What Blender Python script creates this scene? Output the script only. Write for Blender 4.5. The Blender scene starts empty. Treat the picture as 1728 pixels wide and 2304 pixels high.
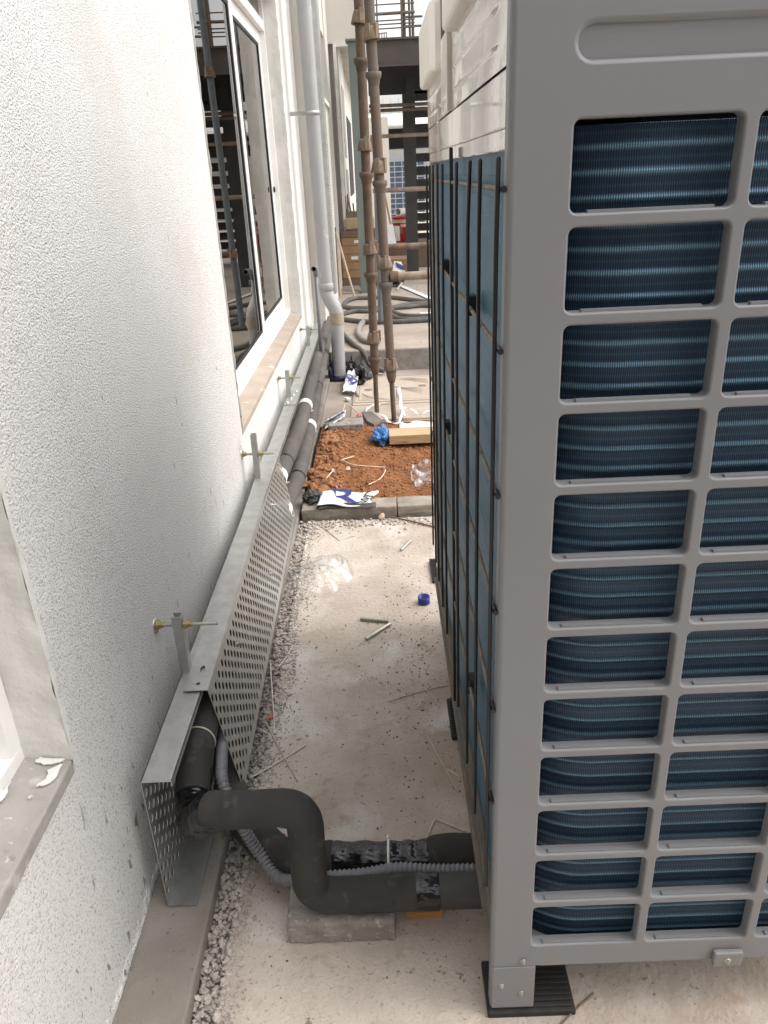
import bpy, bmesh, math, random
from mathutils import Vector, Matrix, noise
from math import sin, cos, pi, radians
random.seed(7)
S = bpy.context.scene
COL = S.collection

# ------------------------------------------------------------------ camera
cam_d = bpy.data.cameras.new('camera')
cam = bpy.data.objects.new('camera', cam_d)
COL.objects.link(cam)
cam_d.sensor_fit = 'HORIZONTAL'; cam_d.sensor_width = 36; cam_d.lens = 35.698
cam_d.clip_start = 0.05; cam_d.clip_end = 500
cam.matrix_world = Matrix(((0.99901878, 0.04341594, 0.00874797, 0),
                           (-0.00971046, 0.40744028, -0.91318022, 0),
                           (-0.04321085, 0.91219950, 0.40746209, 1.55),
                           (0, 0, 0, 1)))
S.camera = cam
S.render.resolution_x = 768; S.render.resolution_y = 1024

# ------------------------------------------------------------------ light
SUN_EL, SUN_AZ = 54, 91          # azimuth measured from +Y towards +X
w = bpy.data.worlds.new('World'); S.world = w; w.use_nodes = True
nt = w.node_tree; nt.nodes.clear()
wo = nt.nodes.new('ShaderNodeOutputWorld'); bg = nt.nodes.new('ShaderNodeBackground')
sky = nt.nodes.new('ShaderNodeTexSky'); sky.sky_type = 'NISHITA'; sky.sun_disc = False
sky.sun_elevation = radians(SUN_EL); sky.sun_rotation = radians(SUN_AZ)
sky.dust_density = 4.0; sky.air_density = 1.0
hs = nt.nodes.new('ShaderNodeHueSaturation'); hs.inputs['Saturation'].default_value = 0.22
tint = nt.nodes.new('ShaderNodeMix'); tint.data_type = 'RGBA'; tint.blend_type = 'MULTIPLY'
tint.inputs[0].default_value = 1; tint.inputs[7].default_value = (1.0, .99, .975, 1)
nt.links.new(sky.outputs[0], hs.inputs['Color'])
nt.links.new(hs.outputs[0], tint.inputs[6])
nt.links.new(tint.outputs[2], bg.inputs[0]); bg.inputs[1].default_value = 0.15
nt.links.new(bg.outputs[0], wo.inputs[0])
sd = bpy.data.lights.new('sun', 'SUN'); sd.energy = .5; sd.angle = radians(80); sd.color = (1, .97, .94)
sun = bpy.data.objects.new('sun', sd); COL.objects.link(sun)
dv = Vector((sin(radians(SUN_AZ)) * cos(radians(SUN_EL)), cos(radians(SUN_AZ)) * cos(radians(SUN_EL)), sin(radians(SUN_EL))))
sun.rotation_euler = dv.to_track_quat('Z', 'Y').to_euler()
sun.location = dv * 40
S.view_settings.view_transform = 'Standard'; S.view_settings.look = 'None'
S.view_settings.exposure = 1.2; S.view_settings.gamma = 1

# ------------------------------------------------------------------ materials
MATS = {}
def M(name, c1, c2=None, scale=6, detail=6, rough=.6, rough2=None, metal=0, bump=0, bscale=60, bdist=.002,
      bdetail=4, spots=(), spec=.5, mapscale=(1, 1, 1), coat=0, vor=0):
    if name in MATS: return MATS[name]
    m = bpy.data.materials.new(name); m.use_nodes = True; MATS[name] = m
    n = m.node_tree.nodes; l = m.node_tree.links
    b = n['Principled BSDF']
    b.inputs['Roughness'].default_value = rough; b.inputs['Metallic'].default_value = metal
    b.inputs['Specular IOR Level'].default_value = spec
    if coat: b.inputs['Coat Weight'].default_value = coat
    tc = n.new('ShaderNodeTexCoord'); mp = n.new('ShaderNodeMapping'); mp.inputs['Scale'].default_value = mapscale
    l.new(tc.outputs['Object'], mp.inputs[0])
    def nz(sc, det=6, ro=.6):
        t = n.new('ShaderNodeTexNoise'); t.inputs['Scale'].default_value = sc; t.inputs['Detail'].default_value = det
        t.inputs['Roughness'].default_value = ro; l.new(mp.outputs[0], t.inputs['Vector']); return t
    def ramp(src, a, bb):
        r = n.new('ShaderNodeMapRange'); r.inputs[1].default_value = a; r.inputs[2].default_value = bb
        l.new(src, r.inputs[0]); return r.outputs[0]
    cur = None
    if c2 is None: c2 = tuple(x * .86 for x in c1)
    t = nz(scale, detail)
    mx = n.new('ShaderNodeMix'); mx.data_type = 'RGBA'
    mx.inputs[6].default_value = (*c1, 1); mx.inputs[7].default_value = (*c2, 1)
    l.new(ramp(t.outputs[0], .35, .68), mx.inputs[0]); cur = mx.outputs[2]
    for (sc, col, lo, hi, *msc) in spots:
        if msc:
            mp2 = n.new('ShaderNodeMapping'); mp2.inputs['Scale'].default_value = msc[0]; l.new(tc.outputs['Object'], mp2.inputs[0])
            tt = n.new('ShaderNodeTexNoise'); tt.inputs['Scale'].default_value = sc; tt.inputs['Detail'].default_value = 3
            l.new(mp2.outputs[0], tt.inputs['Vector'])
        else:
            tt = nz(sc, 3)
        m2 = n.new('ShaderNodeMix'); m2.data_type = 'RGBA'; m2.inputs[7].default_value = (*col, 1)
        fac = ramp(tt.outputs[0], lo, hi)
        if len(msc) > 1:
            sp_ = n.new('ShaderNodeSeparateXYZ'); l.new(tc.outputs['Object'], sp_.inputs[0])
            mu = n.new('ShaderNodeMath'); mu.operation = 'MULTIPLY'; l.new(fac, mu.inputs[0]); l.new(ramp(sp_.outputs[2], msc[1], msc[1] * .35), mu.inputs[1]); fac = mu.outputs[0]
        l.new(cur, m2.inputs[6]); l.new(fac, m2.inputs[0]); cur = m2.outputs[2]
    l.new(cur, b.inputs['Base Color'])
    if rough2 is not None:
        t3 = nz(scale * 2.3, 5); r3 = n.new('ShaderNodeMapRange'); r3.inputs[1].default_value = .3; r3.inputs[2].default_value = .7
        r3.inputs[3].default_value = rough; r3.inputs[4].default_value = rough2
        l.new(t3.outputs[0], r3.inputs[0]); l.new(r3.outputs[0], b.inputs['Roughness'])
    if bump:
        bp = n.new('ShaderNodeBump'); bp.inputs['Strength'].default_value = bump; bp.inputs['Distance'].default_value = bdist
        if vor:
            v = n.new('ShaderNodeTexVoronoi'); v.feature = 'SMOOTH_F1'; v.inputs['Scale'].default_value = vor
            wv = nz(vor * .5, 2); ad = n.new('ShaderNodeMix'); ad.data_type = 'RGBA'; ad.blend_type = 'LINEAR_LIGHT'
            ad.inputs[0].default_value = .02
            l.new(mp.outputs[0], ad.inputs[6]); l.new(wv.outputs[1], ad.inputs[7]); l.new(ad.outputs[2], v.inputs['Vector'])
            nn = nz(bscale, bdetail)
            ma = n.new('ShaderNodeMath'); ma.operation = 'MULTIPLY_ADD'; ma.inputs[1].default_value = -.9
            l.new(v.outputs['Distance'], ma.inputs[0]); l.new(nn.outputs[0], ma.inputs[2]); l.new(ma.outputs[0], bp.inputs['Height'])
        else:
            l.new(nz(bscale, bdetail).outputs[0], bp.inputs['Height'])
        l.new(bp.outputs[0], b.inputs['Normal'])
    return m

stucco = M('stucco', (.80, .785, .765), (.745, .73, .705), scale=3, rough=.85, bump=1, bscale=235, bdist=.008, bdetail=3,
           spots=[(235, (.45, .43, .40), .45, .35), (16, (.27, .25, .225), .66, .70, (2.4, 2.4, 1.1), .75), (34, (.3, .28, .25), .66, .71, (2, 2, 1.2), .5),
                  (12, (.3, .28, .25), .745, .77, (3, 3, 1.5)), (1.6, (.66, .61, .55), .56, .85), (5, (.55, .47, .38), .60, .85, (1, 1, .3), .45)])
plaster = M('smooth_plaster', (.74, .73, .70), (.60, .585, .55), scale=5, detail=9, rough=.75, bump=.6, bscale=11, bdist=.014,
            spots=[(3, (.5, .46, .4), .58, .8), (22, (.3, .17, .08), .70, .76), (7, (.42, .3, .2), .7, .85), (40, (.25, .2, .16), .76, .8)])
sillm = M('cement_sill', (.37, .31, .255), (.29, .245, .2), scale=7, rough=.85, bump=.4, bscale=40,
          spots=[(18, (.72, .66, .58), .62, .75)])
sillgrey = M('grey_cement_sill', (.37, .35, .325), (.26, .24, .22), scale=6, detail=9, rough=.85, bump=.7, bscale=45, bdist=.004, spots=[(9, (.5, .48, .45), .58, .68), (40, (.6, .58, .55), .66, .74), (14, (.15, .11, .08), .66, .78)])
farwall = M('far_white_wall', (.66, .63, .58), (.56, .53, .48), scale=1.5, rough=.85)
upvc = M('white_window_plastic', (.82, .81, .79), (.74, .72, .69), scale=8, rough=.35, spots=[(30, (.5, .45, .4), .72, .85)])
gasket = M('black_gasket', (.015, .015, .017), rough=.6)
slabm = M('concrete_slab', (.53, .465, .405), (.40, .34, .285), scale=4.5, detail=10, rough=.9, bump=.9, bscale=60, bdist=.006, bdetail=8,
          spots=[(1.6, (.29, .225, .17), .5, .8), (4, (.6, .565, .52), .54, .72), (60, (.27, .215, .17), .62, .76), (130, (.15, .12, .095), .67, .73), (11, (.3, .2, .13), .64, .8), (30, (.25, .2, .16), .68, .72), (190, (.34, .29, .245), .6, .72)])
apronm = M('cement_apron', (.25, .22, .19), (.16, .138, .118), scale=7, detail=10, rough=.9, bump=.8, bscale=70, bdist=.004, spots=[(1.3, (.33, .3, .27), .5, .8), (90, (.12, .1, .085), .64, .7), (60, (.5, .46, .4), .72, .8), (2.2, (.2, .17, .14), .58, .8)])
concg = M('grey_concrete', (.3, .275, .245), (.2, .18, .16), scale=14, rough=.95, bump=.8, bscale=130, bdist=.004, bdetail=5, spots=[(90, (.42, .38, .33), .6, .7), (50, (.1, .09, .08), .68, .74)])
kerbm = M('kerb_concrete', (.36, .32, .27), (.2, .175, .145), scale=9, detail=9, rough=.95, bump=1, bscale=140, bdist=.003, spots=[(80, (.2, .17, .14), .66, .72)])
pavem = M('dusty_paving', (.36, .31, .265), (.25, .21, .175), scale=2.4, detail=8, rough=.95, bump=.3, bscale=40, spots=[(1.1, (.17, .145, .12), .5, .78), (6, (.2, .17, .14), .55, .8), (30, (.16, .13, .11), .7, .76)])
groundm = M('dusty_ground', (.33, .28, .23), (.22, .19, .16), scale=.8, detail=8, rough=.95)
soilm = M('red_soil', (.26, .10, .032), (.17, .062, .022), scale=9, detail=9, rough=.95, bump=1, bscale=110, bdist=.008, bdetail=5,
          spots=[(70, (.42, .2, .09), .58, .72), (60, (.07, .03, .018), .64, .72)])
clodm = M('soil_clod', (.36, .17, .075), (.13, .055, .025), scale=22, rough=.95, bump=.8, bscale=120, bdist=.004)
gravelm = M('crushed_stone', (.53, .475, .425), (.31, .27, .24), scale=26, detail=4, rough=.9, bump=.3, bscale=120)
galv = M('galvanised_steel', (.56, .56, .54), (.46, .46, .44), scale=22, detail=3, rough=.36, rough2=.5, metal=.85,
         spots=[(6, (.7, .69, .66), .62, .8), (3, (.42, .4, .36), .6, .8)])
galvdull = M('dull_galvanised_steel', (.46, .46, .44), (.36, .36, .34), scale=30, rough=.5, metal=.7)
zinc = M('zinc_bolt', (.5, .49, .45), (.38, .36, .31), scale=60, rough=.38, metal=.9)
brass = M('yellow_zinc_nut', (.44, .36, .2), (.32, .25, .13), scale=60, rough=.4, metal=.8)
rubberfoam = M('rubber_insulation', (.034, .032, .03), (.022, .021, .02), scale=9, rough=.82, bump=.25, bscale=160, bdist=.001,
               spots=[(4, (.085, .075, .065), .5, .8), (26, (.075, .068, .06), .58, .75), (170, (.3, .28, .26), .775, .8)])
rubberdust = M('dusty_insulation', (.10, .088, .08), (.07, .062, .056), scale=6, rough=.9, bump=.2, bscale=90, bdist=.001, spots=[(5, (.16, .14, .125), .58, .8)])
tape = M('black_tape', (.008, .008, .009), (.012, .012, .012), rough=.12, rough2=.2, bump=.7, bscale=9, bdist=.02, bdetail=3, mapscale=(1, 2.6, 1.6))
wtape = M('white_tie_band', (.78, .76, .72), (.68, .66, .62), rough=.5)
zipm = M('dirty_zip_tie', (.62, .56, .48), (.5, .44, .36), scale=20, rough=.6)
conduitm = M('grey_corrugated_conduit', (.19, .19, .205), (.15, .15, .165), scale=9, rough=.5)
pvc = M('grey_pvc', (.365, .362, .36), (.315, .312, .31), scale=3, rough=.35, spots=[(14, (.55, .53, .5), .65, .8)])
pvcglue = M('stained_joint', (.36, .31, .24), (.26, .22, .17), scale=20, rough=.6)
rust = M('rusty_steel', (.155, .105, .072), (.095, .07, .052), scale=11, detail=9, rough=.85, bump=.5, bscale=140, bdist=.002,
         spots=[(5, (.22, .18, .15), .55, .75), (45, (.38, .33, .28), .70, .76), (8, (.26, .12, .05), .6, .75)])
rustgrey = M('weathered_painted_steel', (.12, .105, .09), (.15, .095, .06), scale=8, detail=9, rough=.8, bump=.4, bscale=140, bdist=.002,
         spots=[(4, (.13, .145, .15), .55, .7), (50, (.4, .36, .31), .69, .75)])
rustcup = M('cast_coupler', (.27, .21, .155), (.17, .125, .09), scale=16, detail=8, rough=.9, bump=.6, bscale=150, bdist=.003, spots=[(40, (.4, .36, .3), .66, .74)])
bluepole = M('faded_blue_steel', (.14, .165, .18), (.1, .12, .13), scale=9, rough=.7, spots=[(60, (.4, .38, .35), .68, .74), (6, (.2, .14, .1), .62, .75)])
darksteel = M('dark_painted_steel', (.05, .05, .048), (.035, .035, .034), scale=6, rough=.65, spots=[(60, (.2, .19, .17), .72, .78)])
brownsteel = M('brown_primed_beam', (.085, .07, .06), (.065, .055, .05), scale=4, rough=.75)
greensteel = M('green_grey_steel', (.15, .18, .165), (.12, .145, .135), scale=3, rough=.6, spots=[(50, (.4, .4, .37), .71, .76)])
acpaint = M('shaded_ivory_cabinet_paint', (.232, .234, .241), (.22, .221, .228), scale=2.5, rough=.4, rough2=.5, bump=.06, bscale=700, bdist=.0006,
            spots=[(120, (.42, .4, .37), .765, .8), (5, (.215, .205, .195), .62, .9, (1, 1, .25)), (260, (.12, .11, .1), .775, .8)])  # ivory cabinet darkened to grey: the front's shade is in the base colour
accap = M('ivory_cabinet_paint', (.82, .78, .71), (.79, .75, .68), scale=2, rough=.38)
acside = M('glossy_panel_paint', (.56, .52, .465), (.53, .49, .435), scale=2, rough=.13, coat=.6, bump=.2, bscale=3, bdist=.03, mapscale=(1, 1, .4), spec=.7)
railm = M('dirty_base_rail', (.16, .135, .11), (.11, .095, .08), scale=12, rough=.6)
wirem = M('black_coated_wire', (.012, .012, .013), (.016, .016, .016), rough=.42)
wired = M('dusty_coated_wire', (.24, .2, .155), (.14, .115, .09), scale=40, rough=.8)
blockerm = M('light_blocker_grey', (.2, .19, .18), rough=.9)  # plain grey for the added blocker behind the camera
rubberpad = M('black_rubber_pad', (.018, .017, .016), (.03, .028, .026), scale=30, rough=.75)
woodo = M('orange_wood', (.5, .24, .07), (.36, .16, .045), scale=30, rough=.7, mapscale=(1, 6, 6))
woodl = M('pale_plank', (.5, .36, .215), (.38, .26, .15), scale=7, detail=9, rough=.8, mapscale=(1, 12, 12), spots=[(9, (.2, .11, .06), .62, .75)])
stick = M('wooden_stick', (.5, .4, .3), (.38, .3, .22), scale=20, rough=.8)
card = M('brown_cardboard', (.36, .22, .12), (.29, .175, .095), scale=5, rough=.85)
carddark = M('dark_cardboard', (.2, .13, .09), (.15, .1, .07), scale=5, rough=.85)
whitep = M('white_paint', (.78, .77, .75), (.7, .69, .66), rough=.5)
bagw = M('white_bag_film', (.78, .78, .77), (.7, .7, .69), rough=.4, bump=.5, bscale=22, bdist=.01)
bagb = M('dark_bag_inside', (.05, .047, .045), (.035, .033, .032), rough=.5, bump=.6, bscale=24, bdist=.01)
inkb = M('blue_ink', (.03, .035, .22), (.025, .03, .18), rough=.45)
bluebag = M('blue_plastic', (.06, .2, .48), (.04, .14, .36), rough=.35, bump=.5, bscale=40, bdist=.01)
bluecap = M('blue_bottle_cap', (.022, .04, .26), (.018, .03, .2), rough=.4)
redm = M('red_bucket', (.5, .05, .05), (.42, .04, .045), rough=.4)
redchip = M('red_plastic', (.5, .08, .06), rough=.5)
redtag = M('pink_tag', (.6, .2, .2), rough=.6)
slate = M('dark_stone', (.2, .175, .15), (.14, .12, .1), scale=12, rough=.9, bump=.5, bscale=60)
hosem = M('grey_black_hose', (.07, .064, .06), (.11, .1, .09), scale=9, rough=.7, spots=[(20, (.24, .21, .18), .64, .78)])
manm = M('dusty_cover', (.44, .37, .30), (.36, .3, .245), scale=6, rough=.9, spots=[(40, (.25, .2, .16), .7, .78)])
yellowm = M('yellow_tag', (.65, .5, .05), rough=.6)
greenm = M('green_box', (.03, .3, .2), rough=.6)
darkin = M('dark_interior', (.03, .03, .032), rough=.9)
whitecl = M('white_cladding', (.72, .71, .68), (.66, .65, .62), scale=2, rough=.5)
blueac = M('far_coil_blue', (.09, .13, .19), (.07, .1, .15), rough=.5)
twine = M('straw_twine', (.6, .5, .38), (.5, .4, .3), rough=.8)
strapm = M('white_strap', (.75, .73, .7), (.65, .62, .58), rough=.45)

def film(name, alpha, tintc=(1, 1, 1)):
    m = bpy.data.materials.new(name); m.use_nodes = True
    n = m.node_tree.nodes; l = m.node_tree.links; n.clear()
    o = n.new('ShaderNodeOutputMaterial'); mix = n.new('ShaderNodeMixShader')
    tr = n.new('ShaderNodeBsdfTransparent'); tr.inputs[0].default_value = (*tintc, 1)
    p = n.new('ShaderNodeBsdfGlossy'); p.inputs[0].default_value = (.9, .9, .88, 1); p.inputs['Roughness'].default_value = .13
    fr = n.new('ShaderNodeFresnel'); fr.inputs[0].default_value = 1.35
    ad = n.new('ShaderNodeMath'); ad.operation = 'MULTIPLY_ADD'; ad.inputs[1].default_value = .32; ad.inputs[2].default_value = alpha; ad.use_clamp = True
    l.new(fr.outputs[0], ad.inputs[0]); l.new(ad.outputs[0], mix.inputs[0])
    l.new(tr.outputs[0], mix.inputs[1]); l.new(p.outputs[0], mix.inputs[2]); l.new(mix.outputs[0], o.inputs[0])
    return m
clearfilm = film('clear_plastic_film', .01)
def glassmat():
    m = bpy.data.materials.new('window_glass'); m.use_nodes = True
    n = m.node_tree.nodes; l = m.node_tree.links; n.clear()
    o = n.new('ShaderNodeOutputMaterial'); mix = n.new('ShaderNodeMixShader')
    tr = n.new('ShaderNodeBsdfTransparent'); tr.inputs[0].default_value = (.55, .58, .57, 1)
    g = n.new('ShaderNodeBsdfGlossy'); g.inputs['Roughness'].default_value = .006; g.inputs[0].default_value = (.9, .88, .85, 1)
    fr = n.new('ShaderNodeFresnel'); fr.inputs[0].default_value = 1.75
    l.new(fr.outputs[0], mix.inputs[0]); l.new(tr.outputs[0], mix.inputs[1]); l.new(g.outputs[0], mix.inputs[2]); l.new(mix.outputs[0], o.inputs[0])
    return m
glass = glassmat()
def finmat(name, blue, dark, rough, metal, pitch, rcol=None, rp=.0298, z0=.17, zo=.0262):
    m = bpy.data.materials.new(name); m.use_nodes = True
    n = m.node_tree.nodes; l = m.node_tree.links; b = n['Principled BSDF']
    def math_(op, a, bb=None, c=None):
        q = n.new('ShaderNodeMath'); q.operation = op
        for k, x in enumerate((a, bb, c)):
            if x is None: continue
            if isinstance(x, (int, float)): q.inputs[k].default_value = x
            else: l.new(x, q.inputs[k])
        return q.outputs[0]
    def mixc(f, a, bb):
        q = n.new('ShaderNodeMix'); q.data_type = 'RGBA'; l.new(f, q.inputs[0])
        for k, x in ((6, a), (7, bb)):
            if isinstance(x, tuple): q.inputs[k].default_value = (*x, 1)
            else: l.new(x, q.inputs[k])
        return q.outputs[2]
    uv = n.new('ShaderNodeUVMap'); sep = n.new('ShaderNodeSeparateXYZ'); l.new(uv.outputs[0], sep.inputs[0])
    sn = math_('SINE', math_('MULTIPLY', sep.outputs[0], 2 * pi / pitch))
    mr = n.new('ShaderNodeMapRange'); mr.inputs[1].default_value = -.6; mr.inputs[2].default_value = .8; mr.inputs[3].default_value = .25; l.new(sn, mr.inputs[0])
    tc = n.new('ShaderNodeTexCoord'); nz = n.new('ShaderNodeTexNoise'); nz.inputs['Scale'].default_value = 6; nz.inputs['Detail'].default_value = 6
    l.new(tc.outputs['Object'], nz.inputs['Vector'])
    cur = mixc(nz.outputs[0], blue, tuple(x * .55 for x in blue))
    if rcol:
        c = math_('COSINE', math_('MULTIPLY', math_('SUBTRACT', sep.outputs[1], z0 + zo), 2 * pi / rp))
        f = math_('POWER', math_('MAXIMUM', c, 0), 4.5)
        cur = mixc(f, cur, rcol)
        f2 = math_('MULTIPLY', math_('POWER', math_('MAXIMUM', math_('MULTIPLY', c, -1), 0), 14.0), .22)
        cur = mixc(f2, cur, tuple(x * .8 for x in rcol))
    cur = mixc(mr.outputs[0], dark, cur)
    l.new(cur, b.inputs['Base Color'])
    b.inputs['Roughness'].default_value = rough; b.inputs['Metallic'].default_value = metal
    bp = n.new('ShaderNodeBump'); bp.inputs['Strength'].default_value = .4; bp.inputs['Distance'].default_value = .0006
    l.new(sn, bp.inputs['Height']); l.new(bp.outputs[0], b.inputs['Normal'])
    return m
fin = finmat('blue_coil_fins', (.036, .084, .15), (.008, .014, .024), .34, .5, .0030, rcol=(.165, .315, .41))
sidefin = finmat('teal_sheen_side_fins', (.065, .185, .275), (.046, .14, .215), .4, .3, .0030)  # lighter copy of the coil fins, grazing sheen painted into the teal

# ------------------------------------------------------------------ mesh builder
class MB:
    def __init__(s): s.v = []; s.f = []; s.m = []; s.sm = []; s.uv = None
    def add(s, vs, fs, m=0, smooth=False):
        o = len(s.v); s.v += [Vector(x) for x in vs]
        for f in fs: s.f.append([o + i for i in f]); s.m.append(m); s.sm.append(smooth)
        return o
    def box(s, x0, x1, y0, y1, z0, z1, m=0):
        s.add([(x0, y0, z0), (x1, y0, z0), (x1, y1, z0), (x0, y1, z0), (x0, y0, z1), (x1, y0, z1), (x1, y1, z1), (x0, y1, z1)],
              [(0, 3, 2, 1), (4, 5, 6, 7), (0, 1, 5, 4), (1, 2, 6, 5), (2, 3, 7, 6), (3, 0, 4, 7)], m); return s
    def rbox(s, c, size, rot=0, m=0, tilt=None):
        R = Matrix.Rotation(rot, 3, 'Z')
        if tilt is not None: R = R @ Matrix.Rotation(tilt[1], 3, tilt[0])
        c = Vector(c); hx, hy, hz = [q / 2 for q in size]
        vs = [c + R @ Vector((a * hx, b * hy, d * hz)) for d in (-1, 1) for a, b in ((-1, -1), (1, -1), (1, 1), (-1, 1))]
        s.add(vs, [(0, 3, 2, 1), (4, 5, 6, 7), (0, 1, 5, 4), (1, 2, 6, 5), (2, 3, 7, 6), (3, 0, 4, 7)], m); return s
    def tube(s, pts, r, n=16, caps=True, m=0, smooth=True, flat=1.0, wob=0):
        pts = [Vector(p) for p in pts]; N = len(pts)
        rs = r if isinstance(r, (list, tuple)) else [r] * N
        t0 = (pts[1] - pts[0]).normalized()
        up = Vector((0, 0, 1)) if abs(t0.z) < .9 else Vector((1, 0, 0))
        a = t0.cross(up).normalized(); rings = []
        prev = t0
        for i in range(N):
            t = (pts[min(i + 1, N - 1)] - pts[max(i - 1, 0)]).normalized()
            q = prev.rotation_difference(t); a = (q @ a); a = (a - t * a.dot(t)).normalized(); b = t.cross(a); prev = t
            rings.append([pts[i] + (a * cos(2 * pi * k / n) + b * sin(2 * pi * k / n) * flat) * rs[i] * (1 + (wob * noise.noise((pts[i] + a * cos(2 * pi * k / n) * .03) * 16) if wob else 0)) for k in range(n)])
        vs = [v for rg in rings for v in rg]
        fs = [(i * n + k, i * n + (k + 1) % n, (i + 1) * n + (k + 1) % n, (i + 1) * n + k) for i in range(N - 1) for k in range(n)]
        s.add(vs, fs, m, smooth)
        if caps: s.add(rings[0], [tuple(range(n))[::-1]], m); s.add(rings[-1], [tuple(range(n))], m)
        return s
    def lathe(s, prof, c, n=24, m=0, axis=Vector((0, 0, 1)), smooth=True):
        q = Vector((0, 0, 1)).rotation_difference(axis); c = Vector(c); P = len(prof)
        vs = [c + q @ Vector((r * cos(2 * pi * k / n), r * sin(2 * pi * k / n), z)) for r, z in prof for k in range(n)]
        fs = [(i * n + k, i * n + (k + 1) % n, (i + 1) * n + (k + 1) % n, (i + 1) * n + k) for i in range(P - 1) for k in range(n)]
        s.add(vs, fs, m, smooth); return s
    def prism(s, outl, z0, z1, m=0):
        n = len(outl); vs = [(x, y, z0) for x, y in outl] + [(x, y, z1) for x, y in outl]
        s.add(vs, [tuple(range(n))[::-1], tuple(range(n, 2 * n))] + [(i, (i + 1) % n, n + (i + 1) % n, n + i) for i in range(n)], m); return s
    def grid(s, fn, nu, nv, m=0, smooth=True):
        vs = [fn(i / nu, j / nv) for j in range(nv + 1) for i in range(nu + 1)]
        fs = [(j * (nu + 1) + i, j * (nu + 1) + i + 1, (j + 1) * (nu + 1) + i + 1, (j + 1) * (nu + 1) + i) for j in range(nv) for i in range(nu)]
        s.add(vs, fs, m, smooth); return s

def wloc(o):
    p = Vector((0, 0, 0))
    while o is not None: p += o.location; o = o.parent
    return p
def obj(name, mb, mats, parent=None, bevel=0, solid=0, seg=2, sub=0, solid_off=-1):
    if not isinstance(mats, (list, tuple)): mats = [mats]
    if parent is not None: off = wloc(parent); loc = Vector((0, 0, 0))
    else:
        lo = Vector([min(v[i] for v in mb.v) for i in range(3)]); hi = Vector([max(v[i] for v in mb.v) for i in range(3)])
        off = Vector(((lo.x + hi.x) / 2, (lo.y + hi.y) / 2, lo.z)); loc = off
    me = bpy.data.meshes.new(name)
    me.from_pydata([v - off for v in mb.v], [], mb.f)
    for mt in mats: me.materials.append(mt)
    me.polygons.foreach_set('material_index', mb.m); me.polygons.foreach_set('use_smooth', mb.sm)
    if mb.uv:
        ul = me.uv_layers.new(name='UVMap')
        for lp in me.loops: ul.data[lp.index].uv = mb.uv[lp.vertex_index]
    me.update()
    o = bpy.data.objects.new(name, me); COL.objects.link(o); o.location = loc
    if parent is not None: o.parent = parent
    if sub:
        md = o.modifiers.new('sub', 'SUBSURF'); md.levels = sub; md.render_levels = sub
    if solid:
        md = o.modifiers.new('solid', 'SOLIDIFY'); md.thickness = solid; md.offset = solid_off
    if bevel:
        md = o.modifiers.new('bev', 'BEVEL'); md.width = bevel; md.segments = seg; md.limit_method = 'ANGLE'; md.angle_limit = radians(50)
    return o
def tag(o, label=None, cat=None, group=None, kind=None):
    if label: o['label'] = label
    if cat: o['category'] = cat
    if group: o['group'] = group
    if kind: o['kind'] = kind
    return o
def thing(name, loc, label, cat, group=None):
    o = bpy.data.objects.new(name, None); COL.objects.link(o); o.location = loc
    o.empty_display_size = .1
    return tag(o, label, cat, group)
def struct(name, mb, m, **k): return tag(obj(name, mb, m, **k), kind='structure')
def spline(pts, n=10):
    pts = [Vector(p) for p in pts]; out = []
    for i in range(len(pts) - 1):
        p0 = pts[max(i - 1, 0)]; p1 = pts[i]; p2 = pts[i + 1]; p3 = pts[min(i + 2, len(pts) - 1)]
        for k in range(n):
            t = k / n
            out.append(.5 * ((2 * p1) + (-p0 + p2) * t + (2 * p0 - 5 * p1 + 4 * p2 - p3) * t * t + (-p0 + 3 * p1 - 3 * p2 + p3) * t ** 3))
    out.append(pts[-1]); return out
def fillet(pts, r, n=8):
    pts = [Vector(p) for p in pts]; out = [pts[0]]
    for i in range(1, len(pts) - 1):
        a = (pts[i - 1] - pts[i]); b = (pts[i + 1] - pts[i]); rr = min(r, a.length * .49, b.length * .49)
        p0 = pts[i] + a.normalized() * rr; p2 = pts[i] + b.normalized() * rr
        for k in range(n + 1):
            t = k / n; out.append(p0 * (1 - t) ** 2 + pts[i] * 2 * t * (1 - t) + p2 * t * t)
    out.append(pts[-1]); return out
def crumple(mb, c, sx, sy, sz, seed, n=2, m=0, amp=.5):
    bmx = bmesh.new(); bmesh.ops.create_icosphere(bmx, subdivisions=3 + (n > 2), radius=1)
    vs = []
    for v in bmx.verts:
        p = v.co; q_ = p + Vector((seed, seed * 2, 0)); k = 1 + amp * (.55 * noise.noise(q_ * 1.7) + .45 * abs(noise.noise(q_ * 3.3)) + .2 * noise.noise(q_ * 7) - .15)
        vs.append((c[0] + p.x * sx * k, c[1] + p.y * sy * k, max(c[2] + p.z * sz * k, c[2] - sz * .45)))
    mb.add(vs, [[v.index for v in f.verts] for f in bmx.faces], m, False); bmx.free()
def xw(y): return -.598 - .0022 * (y - 1)       # face of the stuccoed wall

# ================================================================== SETTING
_g = MB(); _g.add([(-200, -200, -.16), (200, -200, -.16), (200, 200, -.16), (-200, 200, -.16)], [(0, 1, 2, 3)]); struct('ground', _g, groundm)
def slab_fn(u, v):
    x = -.40 + u * 4.4; y = -2 + v * 5.395
    z = .0025 * noise.noise((x * 6, y * 6, 0)) + .003 * noise.noise((x * 1.7, y * 1.7, 3))
    if u < .003: x += .012 * noise.noise((y * 9, 0, 0)) + .008 * noise.noise((y * 30, 4, 0))
    return (x, y, z)
g = MB(); g.grid(slab_fn, 160, 190)
g.box(-.395, 4.0, -2, 3.39, -.15, -.012)
struct('pavement', g, slabm)
g = MB(); g.box(-.75, -.452, -2, 6.9, -.2, .028)
struct('path', g, apronm, bevel=.006)
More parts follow.
